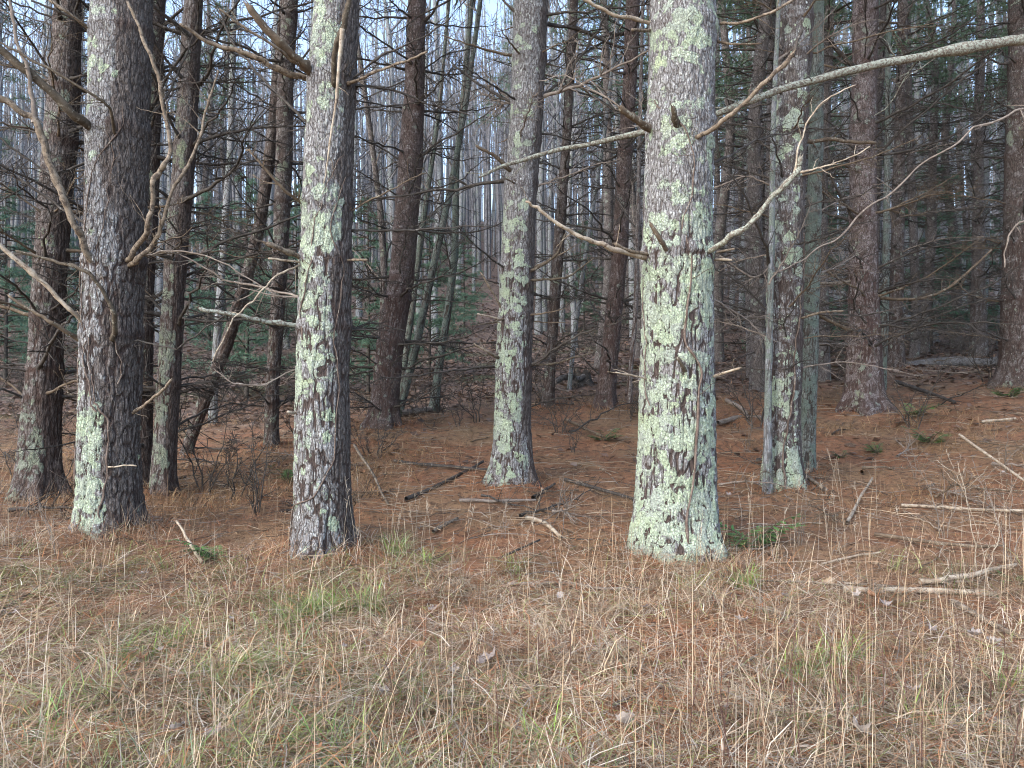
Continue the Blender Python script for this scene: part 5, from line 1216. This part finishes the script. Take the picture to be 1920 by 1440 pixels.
# dark stiff weed stalks at lower right and a few taller pale grass stems
def stalk(px, py, h, m, r, lean, label, cat, group, name):
    q = hit(px, py); n = 9; s = np.linspace(0, 1, n); a = rng.uniform(0, 6.28)
    c = np.stack([lean * h * s ** 1.3 * math.cos(a), lean * h * s ** 1.3 * math.sin(a), -.03 + h * s], -1); c[1:, :2] += rng.normal(0, .004, (n - 1, 2)).cumsum(0)
    mb = MB(); rr = r * (1 - .55 * s); tube(mb, c, rr, 5); 
    if name == 'grass_stem':      # a thin seed head
        for k in range(9):
            p0 = c[-1] - (c[-1] - c[-2]) * rng.uniform(0, 1.3); e = p0 + np.array([rng.normal(0, .012), rng.normal(0, .012), rng.uniform(.01, .035)]); tube(mb, np.array([p0, e]), [.0016, .0008], 3)
    tag(obj(name, mb.mesh(name), m, None, q), label, cat, group)
W_RED = wood_material('weed_stalk_brown', (.075, .040, .034), (.12, .068, .055), (.16, .10, .08), .35)
for k in range(34):
    px = rng.uniform(1290, 1900) if k < 26 else rng.uniform(560, 1280); stalk(px, rng.uniform(1290, 1500), rng.uniform(.28, .5), W_RED, .0028, rng.uniform(.0, .18), 'stiff dark red-brown weed stalk standing in the foreground grass', 'weed stalk', 'dark weed stalks', 'weed_stalk')
for k in range(46):
    px = rng.uniform(640, 1010) if k < 22 else rng.uniform(1400, 1900); stalk(px, rng.uniform(990, 1130), rng.uniform(.35, .85), W_PALE, .0019, rng.uniform(.05, .35), 'tall thin straw-coloured grass stem standing before the trees', 'grass stem', 'tall straw stems', 'grass_stem')
# small evergreens
def evergreen(px, py, s, label, fern=False):
    q = hit(px, py); t = thing('fern' if fern else 'evergreen_seedling', q, label, 'fern' if fern else 'seedling'); mb, ml = MB(), MB()
    for k in range(9 if fern else 7):
        a = rng.uniform(0, 6.28); n = 8; u = np.linspace(0, 1, n); L = s * rng.uniform(.6, 1.1); up = rng.uniform(.5, 1.5)
        c = np.stack([math.cos(a) * L * u, math.sin(a) * L * u, L * (up * u - .55 * up * u * u)], -1); c[:, 2] -= .02
        tube(mb, c, .004 * (1 - u) + .0012, 4)
        col = np.array([.095, .20, .06]) * rng.uniform(.7, 1.3)
        for j in range(46):
            v = rng.uniform(.12, 1); p = np.array([np.interp(v, u, c[:, i]) for i in range(3)]); sd = np.array([-math.sin(a), math.cos(a), 0]) * (1 if j % 2 else -1)
            l = L * (.30 * (1 - v) + .06) * rng.uniform(.7, 1.1); e = p + sd * l + np.array([math.cos(a), math.sin(a), rng.normal(.1, .25)]) * l * .5; f = np.array([math.cos(a), math.sin(a), .2]) * l * .16
            ml.add(np.array([p - f * .6, p + (e - p) * .5 - f, e, p + (e - p) * .5 + f]), [[0, 1, 2, 3]], None, col * rng.uniform(.75, 1.3))
    obj('stem', mb.mesh('stem'), W_OLIVE, t); obj('foliage', ml.mesh('foliage', smooth=False, color=True), NEEDLE, t)
for row in [(1412, 1022, .42, 'bright green seedling at the right foot of the thickest trunk', False), (1368, 1034, .30, 'small dark green seedling tucked against the thickest trunk', False), (1130, 826, .34, 'small green fern in the needles left of the thickest trunk', True),
            (540, 905, .46, 'drooping green pine seedling at the left of the lichen-streaked pine', False), (1712, 782, .42, 'dark green seedling in front of the narrow grey-brown pine', False), (1745, 832, .36, 'low spreading dark green plant in the needles at right', True),
            (1645, 850, .20, 'small green tuft right of the lichen pole', True), (405, 1050, .34, 'greyish green seedling in brown weeds at left', False), (1578, 858, .16, 'tiny green plant at the lichen pole foot', True), (1905, 1095, .14, 'little green pine sprig at the right edge', False), (1890, 745, .4, 'low green growth beside the right edge pine', True)]:
    evergreen(*row)
